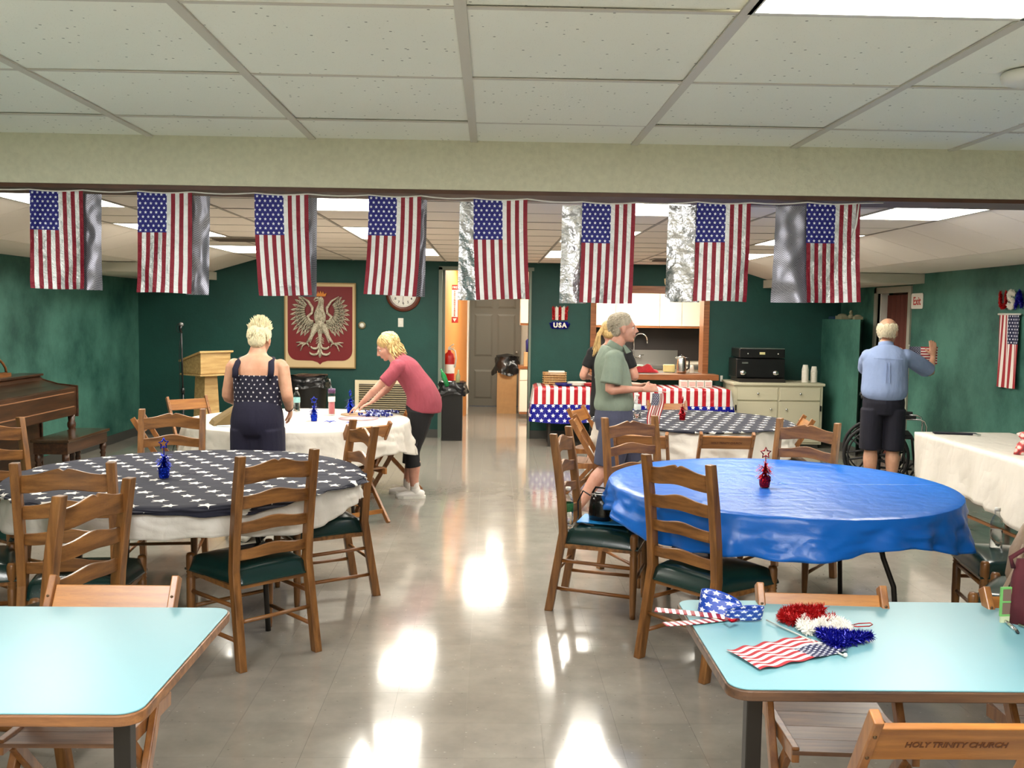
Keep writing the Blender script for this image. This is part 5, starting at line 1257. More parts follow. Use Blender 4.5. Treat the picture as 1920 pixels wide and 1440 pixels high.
# clock
t = thing('wall_clock', 'round wooden wall clock half hidden behind a foil flag', 'clock', (-1.165, YB-.005, 1.905))
m = MB().lathe([(.172, 0), (.225, .0), (.232, .012), (.225, .03), (.195, .04), (.172, .03)], 40, caps=False); m.v = [(x, -z, y) for x, y, z in m.v]; m.build('clock_frame', plain('clock_wood', srgb(92, 40, 22), .3, var=.2), t)
m = MB().lathe([(0, .012), (.174, .012)], 40, caps=False); m.v = [(x, -z, y) for x, y, z in m.v]; m.build('clock_face', PAPER, t)
m = MB()
for i in range(60):
    a = 2*PI*i/60; l_ = .016 if i % 5 == 0 else .008; m.bar((math.sin(a)*.160, -.0135, math.cos(a)*.160), (math.sin(a)*(.160-l_), -.0135, math.cos(a)*(.160-l_)), .003, .001, up=(0, 1, 0))
m.build('minute_marks', BLACK, t)
for i in range(1, 13):
    a = 2*PI*i/12; text_obj(str(i), 'numeral', BLACK, .046, t, (math.sin(a)*.122, -.013, math.cos(a)*.122), (PI/2, 0, 0), .0005, bold=.0008)
MB().bar((0, -.016, 0), (.05, -.016, .07), .008, .002, up=(0, 1, 0)).build('hour_hand', BLACK, t); MB().bar((0, -.018, .02), (-.008, -.018, -.125), .005, .002, up=(0, 1, 0)).build('minute_hand', BLACK, t)
t = thing('thermostat', 'small round thermostat on the green wall right of the crest', 'thermostat', (-1.712, YB, 1.485))
m = MB().lathe([(.05, 0), (.052, .012), (.044, .018), (0, .018)], 24); m.v = [(x, -z, y) for x, y, z in m.v]; m.build('ring', plain('aged_brass', srgb(120, 116, 90), .4, .6), t); MB().sphere((0, -.018, 0), (.03, .018, .03), 16, 10).build('dial', WHITE, t)
t = thing('light_switch', 'white light switch on the green wall below the clock', 'switch', (-1.20, YB, 1.53)); MB().box((-.036, -.008, -.058), (.036, 0, .058)).build('plate', WHITE, t, .003); MB().box((-.012, -.013, -.022), (.012, -.008, .022)).build('rocker', PAPER, t, .002)
# return air grille
t = thing('air_grille', 'large cream louvred air grille low on the rear wall', 'grille', (-1.80, YB-.03, .02)); VC = plain('cream_metal', srgb(222, 208, 174), .5)
m = MB(); m.box((0, 0, 0), (.05, .03, .74)); m.box((.80, 0, 0), (.85, .03, .74)); m.box((.05, 0, .69), (.80, .03, .74)); m.box((.05, 0, 0), (.80, .03, .05)); m.build('frame', VC, t); MB().box((.05, .024, .05), (.80, .028, .69)).build('backing', plain('grille_dark', srgb(60, 54, 44), .8), t)
for i in range(22): z = .062+i*.029; MB().bar((.05, .012, z), (.80, .012, z), .022, .004, up=(0, .7, 1)).build('louvre', VC, t)
# hat sign with USA
def tinsel(m, pts, r, dens, rr, w=.0022, flat=1.0):
    pts = [Vector(p) for p in pts]
    for a, b in zip(pts[:-1], pts[1:]):
        for i in range(max(1, int((b-a).length*dens))):
            p = a.lerp(b, rr.random()); d = Vector((rr.gauss(0, 1), rr.gauss(0, 1), rr.gauss(0, 1))).normalized(); L = r*rr.uniform(.6, 1.15); s_ = d.cross(Vector((rr.gauss(0, 1), rr.gauss(0, 1), rr.gauss(0, 1)))).normalized()*w
            q = p+Vector((d.x, d.y*flat, d.z))*L; m.add([p-s_, p+s_, q+s_*.3, q-s_*.3], [(0, 1, 2, 3)])
TR, TW, TB = plain('red_tinsel', srgb(170, 20, 22), .25, .4), plain('white_tinsel', srgb(236, 232, 222), .45), plain('blue_tinsel', srgb(16, 18, 140), .22, .45)
rr = random.Random(3); D = 5200
t = thing('hat_sign', 'tinsel top hat sign with the letters USA on the green wall', 'sign', (.912, YB-.012, 1.47))
for i in range(5):
    x = -.088+i*.044; m = MB(); tinsel(m, [(x*.86, 0, .13), (x*1.08, 0, .295)], .026, 1500, rr, .003, .4); m.box((x*.95-.02, .004, .125), (x*.95+.02, .008, .29)); m.build('hat_stripe', TR if i % 2 == 0 else TW, t)
m = MB(); tinsel(m, [(-.10, 0, .05), (0, 0, .045), (.10, 0, .05)], .055, 2600, rr, .003, .4); tinsel(m, [(-.13, 0, .08), (-.1, 0, .02), (.1, 0, .02), (.13, 0, .08)], .022, 1600, rr, .003, .5); m.box((-.11, .002, .01), (.11, .008, .10)); m.build('hat_brim', TB, t)
for ch, x in (('U', -.058), ('S', .0), ('A', .058)): text_obj(ch, 'letter', WHITE, .085, t, (x, -.022, .052), (PI/2, 0, 0), .006, bold=.004)
t = thing('badge_sign', 'small white badge-shaped plaque above the kitchen window', 'sign', (2.335, YB-.012, 2.115))
m = MB().prism([(0, .055), (-.045, .045), (-.04, -.01), (-.03, -.035), (0, -.055), (.03, -.035), (.04, -.01), (.045, .045)], -.008, .01, 'xz'); m.build('plaque', plain('badge_ivory', srgb(230, 206, 160), .5), t)
m = MB().prism([(0, .036), (-.025, .03), (-.022, -.01), (0, -.034), (.022, -.01), (.025, .03)], -.011, -.008, 'xz'); m.build('inner_shield', plain('badge_brown', srgb(110, 80, 60), .5), t); MB().sphere((0, -.012, .0), (.012, .006, .014), 10, 6).build('boss', WHITE, t)
m = MB().tube([(0, 0, .05), (.008, 0, .10)], .002, 5).build('hook', DARKM, t)
# exit sign
t = thing('exit_sign', 'white sign reading Exit beside the right door', 'sign', (XR-.004, 10.34, 1.868), -PI/2)
m = MB().prism(rrect(-.14, -.085, .14, .085, .02, 4), 0, .006); m.v = [(x, -z, y) for x, y, z in m.v]; m.build('plate', PAPER, t); text_obj('Exit', 'lettering', SR, .125, t, (0, -.0075, -.004), (PI/2, 0, 0), .001, squeeze=.95, bold=.002)
# USA tinsel letters on the right wall
t = thing('tinsel_letters', 'red white and blue tinsel letters USA on the right wall above the flag', 'decoration', (XR-.02, 8.42, 1.855), -PI/2)
def Lpath(ch, s_):
    if ch == 'U': return [[(-.4, .5), (-.4, -.2), (-.25, -.45), (0, -.5), (.25, -.45), (.4, -.2), (.4, .5)]]
    if ch == 'S': return [[(.38, .35), (.15, .5), (-.2, .48), (-.38, .28), (-.2, .06), (.2, -.06), (.38, -.28), (.2, -.48), (-.15, -.5), (-.38, -.35)]]
    return [[(-.45, -.5), (0, .5), (.45, -.5)], [(-.25, -.12), (.25, -.12)]]
for ch, x, mt in (('U', .13, TR), ('S', .0, TW), ('A', -.13, TB)):
    m = MB()
    for pth in Lpath(ch, 1): P = [(-x+a*.12, -.008, b*.13) for a, b in pth]; tinsel(m, P, .030, 7000, rr, .004, .5); m.tube(P, .008, 6)
    m.build('letter', mt, t)
# right door
t = thing('doorway_curtain', 'reddish brown folded curtain hanging in the right hand doorway', 'curtain', (XR+.10, 10.58, .02))
CU = plain('red_brown_curtain', srgb(92, 44, 32), .8); m = MB().grid(60, 2, lambda u, v: (.03*math.sin(u*40), u*.80, v*1.93)); m.build('curtain_sheet', CU, t)
DT = plain('door_casing_grey', srgb(150, 150, 136), .5)
m = MB(); m.box((XR-.02, DY1, 0), (XR+.03, DY1+.07, 2.04)); m.box((XR-.02, DY0-.0, 1.97), (XR+.03, DY1+.07, 2.04)); m.box((XR-.02, DY0-.07, 0), (XR+.03, DY0, 2.04)); structure('trim_8', m, DT)
m = MB(); m.box((XR+.03, DY1-.03, 0), (XR+.12, DY1, 1.98)); structure('trim_9', m, WHITE)
m = MB().box((XR+.18, DY0-.3, 0), (XR+.22, DY1+.3, 2.4)); structure('wall_behind_door', m, BROWN)
# small ornaments on the partition top
ORN = plain('ornament_ivory', srgb(150, 146, 118), .6)
for i, (y, w, h, lb) in enumerate(((11.95, .10, .10, 'ivory teddy ornament on top of the green partition'), (12.25, .22, .075, 'pale block ornament on the green partition, left of the teddy'), (11.72, .08, .06, 'small ivory ornament at the right end of the green partition'))):
    t = thing('ornament', lb, 'ornament', (4.56, y, 1.656)); m = MB()
    if i == 0: m.sphere((0, 0, .035), (.035, .035, .035)); m.sphere((0, 0, .085), (.024, .024, .022)); m.sphere((0, -.02, .105), .010); m.sphere((0, .02, .105), .010)
    else: m.box((-.05, -w/2, 0), (.05, w/2, h*.6)); m.sphere((0, 0, h*.6), (.05, w/2, h*.4))
    m.build('figure', ORN, t)
o = MB().box((4.50, 12.40, 1.656), (4.6, 12.58, 1.69)).build('blue_box', plain('dull_blue', srgb(40, 66, 96), .6)); tag(o, 'flat dull blue box on the green partition', 'box')
# ------------------------------------------------------------------ piano, bench, lectern, mic
t = thing('upright_piano', 'dark brown spinet piano with a sloping lid against the left wall', 'piano', (-4.06, 7.55, 0))
PL = 1.80
m = MB(); m.prism([(0, .62), (0, .885), (-.02, .895), (-.18, .915), (-.32, .955), (-.36, .995), (-.53, .995), (-.53, 0), (-.36, 0), (-.36, .62)], 0, PL, 'xz'); m.v = [(x, y, z) for x, y, z in m.v]; m.build('case', WALNUT, t, .004)
for y in (-.022, PL): MB().prism([(.012, .60), (.012, .905), (-.18, .925), (-.33, .968), (-.365, 1.0), (-.54, 1.0), (-.54, 0), (-.34, 0), (-.34, .60)], y, y+.022, 'xz').build('end_panel', WALNUT, t, .003)
MB().box((-.56, -.04, .995), (-.33, PL+.04, 1.018)).build('top_lid', WALNUT, t, .005)
m = MB(); m.box((0, .04, .84), (.006, PL-.06, .85)); m.box((0, .04, .70), (.006, PL-.06, .71)); m.build('moulding', plain('worn_edge', srgb(140, 98, 66), .5), t)
for y in (.04, PL-.04): MB().lathe([(.03, 0), (.022, .02), (.03, .06), (.028, .42), (.036, .46), (.028, .48), (.04, .51), (.04, .54), (.03, .56), (.036, .62)], 14, (-.035, y, 0)).build('turned_leg', WALNUT, t)
MB().box((-.36, .35, .02), (-.34, PL-.35, .6)).build('knee_board', WALNUT, t)
m = MB(); P = [(-.30+.0, .35+.0, 1.02)]; arc = [(-.42, .85+.45*math.cos(a), 1.05+.19*math.sin(a)) for a in [PI*i/12 for i in range(13)]]; m.tube(arc, .012, 6); m.tube([arc[0], arc[-1]], .012, 6); m.bar((-.42, .36, 1.035), (-.42, 1.36, 1.035), .03, .035)
m.build('music_desk', OAK_Y, t)
t = thing('piano_bench', 'dark wooden piano bench with turned legs in front of the piano', 'bench', (-3.87, 8.80, 0))
MB().box((-.17, -.45, .475), (.17, .45, .50)).build('bench_lid', wood('bench_lid_wood', srgb(52, 34, 20), srgb(74, 52, 34), 'y', .12), t, .004); MB().box((-.15, -.43, .37), (.15, .43, .475)).build('bench_box', WALNUT, t, .003)
for x in (-.12, .12):
    for y in (-.40, .40): MB().lathe([(.020, 0), (.017, .02), (.026, .22), (.02, .25), (.03, .27), (.02, .29), (.032, .31), (.03, .37)], 12, (x, y, 0)).build('turned_leg', WALNUT, t)
t = thing('lectern', 'pale oak lectern with a sloping top in the left rear corner', 'lectern', (-3.42, 11.45, 0), math.radians(-32))
m = MB(); w = .205
m.prism([(-.20, .905), (-.20, 1.04), (.20, 1.15), (.20, .905)], -w, w, 'yz'); m.build('desk_box', LEC, t, .004)
MB().add([(-w-.025, -.225, 1.035), (w+.025, -.225, 1.035), (w+.025, .225, 1.157), (-w-.025, .225, 1.157), (-w-.025, -.225, 1.058), (w+.025, -.225, 1.058), (w+.025, .225, 1.18), (-w-.025, .225, 1.18)], [(3, 2, 1, 0), (4, 5, 6, 7), (0, 1, 5, 4), (1, 2, 6, 5), (2, 3, 7, 6), (3, 0, 4, 7)]).build('sloping_top', LEC, t, .003)
MB().box((-w-.02, -.22, .88), (w+.02, .22, .90)).build('lower_moulding', LEC, t, .003)
m = MB(); m.add([(-.12, -.12, .05), (.12, -.12, .05), (.12, .12, .05), (-.12, .12, .05), (-.085, -.10, .88), (.085, -.10, .88), (.085, .10, .88), (-.085, .10, .88)], [(3, 2, 1, 0), (4, 5, 6, 7), (0, 1, 5, 4), (1, 2, 6, 5), (2, 3, 7, 6), (3, 0, 4, 7)]); m.build('pedestal', LEC, t)
MB().box((-.22, -.2, 0), (.22, .2, .05)).build('base', LEC, t, .004); t.rotation_euler = (0, 0, math.radians(-130))
t = thing('microphone_stand', 'black microphone stand with microphone in front of the lectern', 'mic stand', (-3.54, 10.95, 0))
MB().tube([(0, 0, .0), (0, 0, .72)], .016, 10).build('lower_tube', BLACK, t); MB().tube([(0, 0, .70), (-.01, 0, 1.40)], .011, 8).build('upper_tube', BLACK, t); MB().lathe([(0, 0), (.14, 0), (.14, .012), (.03, .035), (0, .035)], 24).build('round_base', BLACK, t)
MB().tube([(0, 0, .70), (0, 0, .76)], .022, 10).build('clutch', BLACK, t); m = MB().tube([(-.01, 0, 1.40), (-.01, -.04, 1.44), (-.005, -.03, 1.47)], [.014, .016, .02], 10); m.build('clip', BLACK, t)
m = MB().sphere((-.005, -.02, 1.49), (.03, .03, .026), 14, 10); m.build('mic_head', plain('mic_mesh', srgb(120, 120, 118), .4, .7), t)
m = MB(); m.tube([(-.03+.03*math.cos(a), -.02, 1.45+.05*math.sin(a)) for a in [2*PI*i/12 for i in range(13)]]+[(-.03, -.02, 1.2), (-.028, -.01, .7), (-.04, 0, .3), (-.12, -.05, .01)], .004, 6); m.build('cable', BLACK, t)
t = thing('rubbish_barrel', 'wide black barrel with a black bag behind the white table', 'bin', (-2.31, 12.1, 0))
MB().lathe([(0, 0), (.20, 0), (.23, .75), (.235, .76), (.22, .77), (0, .75)], 28).build('barrel_body', BLACK, t); m = rumple(0, 0, .70, .85, .235, .235, 6, .02); m.grid(24, 5, lambda u, v: (.235*math.cos(u*2*PI)*(1-v), .235*math.sin(u*2*PI)*(1-v), .85+.02*v+.012*math.sin(u*23)*(1-v))); m.build('bin_bag', BAG, t)

# ------------------------------------------------------------------ wheelchair, facing right
RUB = plain('black_rubber', srgb(18, 18, 20), .6); SLING = fabric('sling_nylon', srgb(20, 20, 24), .2)
t = thing('wheelchair', 'black wheelchair behind the man in blue, facing the right wall', 'wheelchair', (3.95, 9.56, 0), math.radians(-20))
for s_ in (-1, 1):
    y = s_*.27; r = .30; m = MB(); m.tube([(r*math.cos(a), y, .30+r*math.sin(a)) for a in [2*PI*i/40 for i in range(40)]], .017, 8, True); w_ = m.build('wheel', RUB, t)
    MB().tube([(.265*math.cos(a), y+s_*.045, .30+.265*math.sin(a)) for a in [2*PI*i/36 for i in range(36)]], .008, 6, True).build('push_rim', CHROME if False else RUB, w_)
    for i in range(8): a = 2*PI*i/8+.2; MB().tube([(0, y, .30), (.285*math.cos(a), y, .30+.285*math.sin(a))], [.014, .009], 6).build('spoke', RUB, w_)
    m = MB().tube([(0, y-.04, .30), (0, y+.04, .30)], .035, 12); m.build('hub', RUB, w_)
    yy = s_*.225
    m = MB(); m.tube([(-.10, yy, .88), (.0, yy, .88), (.03, yy, .84), (.04, yy, .12)], .012, 8); m.tube([(.04, yy, .47), (.33, yy, .50), (.36, yy, .46), (.40, yy, .14)], .012, 8); m.tube([(.04, yy, .18), (.34, yy, .18)], .012, 8); m.build('side_frame', RUB, t)
    MB().tube([(-.16, yy, .88), (-.06, yy, .88)], .018, 8).build('push_handle', RUB, t)
    m = MB(); m.tube([(.04, yy, .68), (.40, yy, .68), (.44, yy, .66), (.46, yy, .61), (.46, yy, .47)], .011, 8); m.build('armrest_frame', CHROME, t); MB().bar((.06, yy, .70), (.36, yy, .70), .05, .028).build('armrest_pad', RUB, t, .006)
    MB().tube([(.42+.09*math.cos(a), yy, .09+.09*math.sin(a)) for a in [2*PI*i/20 for i in range(20)]], .012, 6, True).build('caster', RUB, t); MB().bar((.42, yy, .09), (.40, yy, .2), .02, .02).build('fork', STEEL, t)
    MB().bar((.44, yy*.6, .10), (.60, yy*.6, .12), .13, .012).build('footrest', RUB, t)
MB().grid(12, 12, lambda u, v: (.03-.02*math.sin(PI*u), -.22+.44*u, .50+.36*v)).build('back_sling', SLING, t); MB().box((.04, -.21, .475), (.33, .21, .52)).build('seat', SLING, t, .01)
for s_ in (-1, 1): MB().bar((.02, s_*.22, .16), (.12, -s_*.22, .45), .02, .012).build('cross_brace', RUB, t)

# ------------------------------------------------------------------ foil centrepieces
def centre(label, x, y, z, fm, s=1.0, seed=1, star=True, rz=0):
    t = thing('foil_centrepiece', label, 'centrepiece', (x, y, z), rz, 'foil table centrepieces'); rr = random.Random(seed)
    m = MB().grid(28, 12, lambda u, v: (s*(.024+.006*v+.003*mnoise.noise(Vector((u*14, v*4, seed)))+.0025*math.sin(u*2*PI*9))*math.cos(u*2*PI), s*(.024+.006*v+.003*mnoise.noise(Vector((u*14, v*4, seed)))+.0025*math.sin(u*2*PI*9))*math.sin(u*2*PI), s*.058*v))
    m.build('wrapped_base', fm, t); m = MB()
    for i in range(120):
        a = rr.uniform(0, 2*PI); e = rr.uniform(-.9, 1.2); L = s*rr.uniform(.036, .056); p = Vector((0, 0, s*rr.uniform(.055, .115))); d = Vector((math.cos(a)*math.cos(e), math.sin(a)*math.cos(e), math.sin(e))); sd = Vector((-math.sin(a), math.cos(a), 0))*.0036*s
        q = p+d*L*.6; q2 = q+(d+Vector((0, 0, -.7))).normalized()*L*.5; m.add([p-sd, p+sd, q+sd, q-sd, q2+sd*.7, q2-sd*.7], [(0, 1, 2, 3), (3, 2, 4, 5)])
    m.build('foil_fringe', fm, t)
    if star:
        R = s*.030; c = Vector((0, 0, s*.185)); P = []
        for i in range(10): a = PI*i/5; r_ = R if i % 2 == 0 else R*.48; P.append(c+Vector((r_*math.sin(a), 0, r_*math.cos(a))))
        m = MB().tube(P, s*.0042, 6, True); m.tube([(0, 0, s*.08), (s*.003, 0, s*.12), c-Vector((0, 0, R*.5))], s*.003, 5); m.build('star_topper', fm, t)
    return t
FB = plain('blue_foil', srgb(14, 48, 180), .16, .8, bump=.7, bscale=60); FR = plain('red_foil', srgb(176, 16, 34), .16, .8, bump=.7, bscale=60)
centre('blue foil centrepiece on the left navy star cloth', -1.755, 5.10, .755, FB, 1.0, 1, rz=.9)
centre('red foil centrepiece on the bright blue tablecloth', 1.487, 5.03, .750, FR, 1.0, 2, rz=.1)
centre('blue foil centrepiece in the middle of the white table', -1.47, 7.90, .749, FB, .95, 3, rz=.15)
centre('blue foil centrepiece by the bending woman\'s hand', -1.26, 8.52, .749, FB, 1.0, 4, rz=1.3)
centre('red foil centrepiece on the right rear star cloth', 1.69, 8.25, .755, FR, .95, 5, rz=1.2)

# ------------------------------------------------------------------ bottles
LBG = plain('green_bottle_label', srgb(46, 108, 60), .5, var=.3, bscale=50); LBW = plain('white_bottle_label', srgb(220, 228, 226), .5); LBB = plain('pale_blue_label', srgb(150, 200, 200), .5, var=.2, bscale=40)
WATER = plain('water', (.96, .98, .99), .02, 0, trans=1.0, ior=1.1)
def bottle(label, x, y, z, lab=None, s=1.0, cap=WHITE):
    t = thing('water_bottle', label, 'bottle', (x, y, z)); S_ = lambda P: [(r*s, h*s) for r, h in P]
    MB().lathe(S_([(0, .004), (.026, 0), (.031, .008), (.031, .05), (.0285, .055), (.031, .06), (.0285, .066), (.031, .072), (.031, .14), (.026, .163), (.013, .185), (.0125, .20), (.0125, .203)]), 20, caps=False).build('bottle_body', GLASSY, t)
    MB().lathe(S_([(0, .007), (.0285, .010), (.0285, .105), (0, .105)]), 18).build('water', WATER, t)
    MB().lathe(S_([(0, .222), (.0145, .221), (.015, .203), (0, .203)]), 14).build('cap', cap, t)
    if lab: MB().lathe(S_([(.0316, .085), (.0320, .086), (.0320, .132), (.0316, .133)]), 20, caps=False).build('bottle_label', lab, t)
    return t
bottle('water bottle with green label on the oak chair beside the aisle', .445, 5.27, .474, LBG, 1.0)
bottle('water bottle without label on the green chair seat at right', 2.64, 4.80, .474, None, 1.0)
bottle('water bottle with pale blue label at the far side of the white table', -1.76, 8.62, .748, LBB, 1.0)
bottle('clear water bottle standing behind the walking man on the star cloth', 1.30, 8.30, .753, LBW, 1.0)
# purse, folder on the oak chair
PUR = plain('black_patent', srgb(16, 15, 16), .16, bump=.2, bscale=20)
t = thing('purse', 'small glossy black purse with strap on the oak chair beside the aisle', 'bag', (.635, 5.33, .497), math.radians(-30))
m = MB(); m.loft([(V(0, 0, .0), .065, .045), (V(0, 0, .03), .07, .05), (V(0, 0, .11), .062, .04), (V(0, 0, .155), .05, .018)], V(1, 0, 0), 18, .15); m.build('purse_body', PUR, t)
MB().tube([(-.05, 0, .15), (-.03, 0, .185), (.03, 0, .185), (.05, 0, .15)], .006, 8).build('handle', PUR, t); m = MB().tube([(-.05, -.03, .14), (-.10, -.02, .16), (-.14, .0, .09), (-.15, .03, .0), (-.10, -.10, -.008), (.02, -.13, -.008)], .0045, 6); m.build('strap', RUB, t)
MB().tube([(-.045, -.035, .15), (.045, -.035, .15)], .003, 6).build('zip', STEEL, t)
t = thing('folder', 'bright blue folder lying under the purse on the chair seat', 'folder', (.655, 5.345, .490), math.radians(-17))
MB().box((-.13, -.11, 0), (.16, .12, .006)).build('cover', plain('cyan_card', srgb(28, 140, 214), .4), t); MB().box((.155, -.108, -.001), (.168, .118, .005)).build('page_edges', PAPER, t)
m = MB(); 
for i in range(8): a = 2*PI*i/8; m.add([(.03, -.02, .0065), (.03+.03*math.cos(a-.25), -.02+.03*math.sin(a-.25), .0065), (.03+.03*math.cos(a+.25), -.02+.03*math.sin(a+.25), .0065)], [(0, 1, 2)])
m.build('flower_print', plain('pale_yellow_print', srgb(214, 222, 130), .5), t)

# tan handbag and other things at the right edge
TAN = fabric('tan_leather', srgb(150, 126, 104), .12, 8, .5, .55)
t = thing('handbag', 'tan shoulder bag slumped on the green chair at the right edge', 'bag', (2.46, 4.12, .488), math.radians(25))
m = MB(); m.loft([(V(0, 0, .0), .15, .09), (V(0, 0, .05), .17, .10), (V(0, 0, .15), .16, .085), (V(.02, 0, .23), .13, .05), (V(.04, .01, .275), .09, .025)], V(1, 0, 0), 22, .12); m.build('bag_body', TAN, t)
MB().grid(12, 8, lambda u, v: (-.14+.26*u, -.092-.012*math.sin(PI*u)+.01*v, .045+.12*v)).build('front_pocket', TAN, t); MB().tube([(-.13, -.05, .16), (-.09, -.05, .26), (.0, -.03, .30), (.09, -.02, .27)], .010, 8, flat=2).build('handle', TAN, t)
m = MB().tube([(-.14, -.03, .20), (-.21, -.05, .12), (-.27, -.03, .0), (-.285, -.02, -.10), (-.25, -.06, -.16)], .010, 8, flat=.3); m.build('shoulder_strap', TAN, t)
for x in (-.135, -.02): MB().sphere((x, -.06, .205), .012, 10, 6).build('ring', CHROME, t)
o = bpy.data.objects.new('key', None); bpy.data.objects.remove(o)
GRN = plain('green_plastic', srgb(112, 176, 96), .4); MAR = fabric('maroon_cloth', srgb(74, 14, 24), .25, 10, .5)
t = thing('maroon_pouch', 'maroon cloth pouch standing on the light blue table at the right edge', 'pouch', (1.640, 2.795, .745))
m = MB(); m.loft([(V(0, 0, .0), .052, .035), (V(0, 0, .06), .05, .035), (V(.0, 0, .13), .048, .03), (V(.01, 0, .19), .045, .022)], V(1, 0, 0), 16, .2); m.build('pouch_body', MAR, t); MB().tube([(-.045, 0, .17), (-.055, 0, .20), (.0, 0, .235), (.05, 0, .21)], .008, 6).build('loop', MAR, t)
t = thing('luggage_tag', 'bright green framed tag leaning against the maroon pouch', 'tag', (1.578, 2.790, .745), .1)
m = MB(); m.box((-.02, 0, .02), (-.014, .006, .11)); m.box((.014, 0, .02), (.02, .006, .11)); m.box((-.014, 0, .02), (.014, .006, .026)); m.box((-.014, 0, .104), (.014, .006, .11)); m.box((-.014, 0, .062), (.014, .006, .067)); m.build('tag_frame', GRN, t)
MB().box((-.014, .001, .026), (.014, .003, .104)).build('tag_card', plain('brown_card', srgb(120, 96, 84), .6), t); MB().box((-.017, 0, 0), (.017, .006, .02)).build('tag_foot', plain('pale_green_card', srgb(186, 196, 160), .6), t)
for (x, y, a, lb) in ((1.569, 2.750, -1.76, 'silver pen lying on the light blue table at the right edge'), (1.625, 2.69, -1.2, 'second pen half out of view at the right edge of the light blue table')):
    t = thing('pen', lb, 'pen', (x, y, .7505), a); c_, L = (0, 0), .07
    MB().tube([(-L, 0, 0), (-L*.1, 0, 0)], .005, 8).build('barrel', STEEL, t); MB().tube([(-L*.1, 0, 0), (L*.8, 0, 0)], .0055, 8).build('cap', CHROME, t); MB().tube([(L*.8, 0, 0), (L, 0, 0)], [.005, .003], 8).build('tip', BLACK, t); MB().bar((0, 0, .006), (L*.7, 0, .007), .003, .0015).build('clip', CHROME, t)

# ------------------------------------------------------------------ decorations on the right light blue table
def at(px, py, z):
    d = _f+_r2*((px-960)/1776)-_u2*((py-720)/1776); t_ = (z-1.661)/d.z; return Vector((d.x*t_, d.y*t_, z))
# flag lying flat
A, B, C_, Dd = Vector((1.035-.0, 2.735, 0)), None, None, None
c1, c2, c3, c4 = at(1502, 1194, .748), at(1592, 1222, .748), at(1425, 1258, .748), at(1361, 1221, .748)      # far hoist, near hoist, near fly, far fly
org = c1.copy(); t = thing('hand_flag', 'small flag on a white stick lying on the right light blue table', 'flag', org)
def fn(u, v):
    # u: 0 at canton edge near side .. 1 far ; v: 1 at hoist
    h = (c2-org).lerp(Vector((0, 0, 0)), u); f = (c3-org).lerp(c4-org, u); p = f.lerp(h, v); n_ = (h-f).normalized()
    off = .0035*math.sin(v*26+u*1.5); return (p.x+off*.3, p.y+off, .001+.0025*(1+math.sin(v*22+u*3)))
MB().grid(30, 40, fn).build('flag_sheet', flagmat('table_flag_print', False, .13, .19), t)
e1, e2 = at(1437, 1163, .750)-org, at(1585, 1231, .750)-org; m = MB().tube([e1+V(0, 0, .001), e2+V(0, 0, .001)], .0024, 6); m.build('stick', MATS['flag_stick'], t); MB().sphere(e2+V(0, 0, .004), .006, 10, 8).build('tip', WHITE, t)
# tinsel USA sign
t = thing('tinsel_letters', 'red white and blue tinsel letters lying on the right light blue table', 'decoration', (0, 0, 0)); rr = random.Random(21)
def pathz(pts, z): return [at(px, py, z) for px, py in pts]
z = .762
for pts, mt in (([[(1545, 1141), (1500, 1140), (1470, 1146), (1466, 1158), (1490, 1166), (1520, 1164), (1566, 1158)], [(1500, 1141), (1470, 1152), (1500, 1164)], [(1478, 1146), (1530, 1144)], [(1480, 1160), (1552, 1164)], [(1490, 1150), (1470, 1156)], [(1490, 1152), (1545, 1150)]], TR),
                ([[(1510, 1162), (1502, 1172), (1515, 1182), (1532, 1178), (1538, 1166), (1556, 1162), (1580, 1168), (1592, 1180), (1578, 1186)], [(1515, 1170), (1588, 1180)], [(1540, 1170), (1580, 1178)]], TW),
                ([[(1536, 1184), (1632, 1192), (1566, 1208), (1536, 1184)], [(1545, 1188), (1615, 1192)], [(1560, 1198), (1610, 1194)], [(1545, 1190), (1572, 1204)]], TB)):
    m = MB()
    for P in pts: P = pathz(P, z); tinsel(m, P, .019, 9000, rr, .0016, 1.0); m.tube(P, .006, 5)
    o = m.build('letter', mt, t)
c0 = at(1595, 1172, .757); MB().tube([at(1594, 1173, .757), at(1610, 1169, .757), at(1632, 1168, .757), at(1636, 1171, .757), at(1630, 1174, .757), at(1608, 1175, .757)], .0018, 6, True).build('hanging_loop', TR, t)
# ribbon bow: two striped tails and two starred loops
k = NT('striped_ribbon'); tc = k.n('TexCoord'); sp = k.n('SeparateXYZ'); k.l(tc.outputs['UV'], sp.inputs[0])
k.set(color=k.mix(k.math('LESS_THAN', k.math('FRACT', k.math('ADD', k.math('MULTIPLY', sp.outputs[0], 9.0), k.math('MULTIPLY', sp.outputs[1], .35))), .5), srgb(232, 226, 216), srgb(140, 22, 34)), rough=.35); RBS = k.m
k = NT('starred_ribbon'); tc = k.n('TexCoord'); sp = k.n('SeparateXYZ'); k.l(tc.outputs['UV'], sp.inputs[0])
k.set(color=k.mix(k.star(k.math('MULTIPLY', sp.outputs[0], .30), k.math('MULTIPLY', sp.outputs[1], .08), .031, .0268, .0115), srgb(22, 62, 156), srgb(234, 234, 238)), rough=.3); k.b.inputs['Specular IOR Level'].default_value = .8; RBB = k.m
t = thing('ribbon_bow', 'bow with red striped tails and blue starred loops on the right light blue table', 'bow', (0, 0, 0))
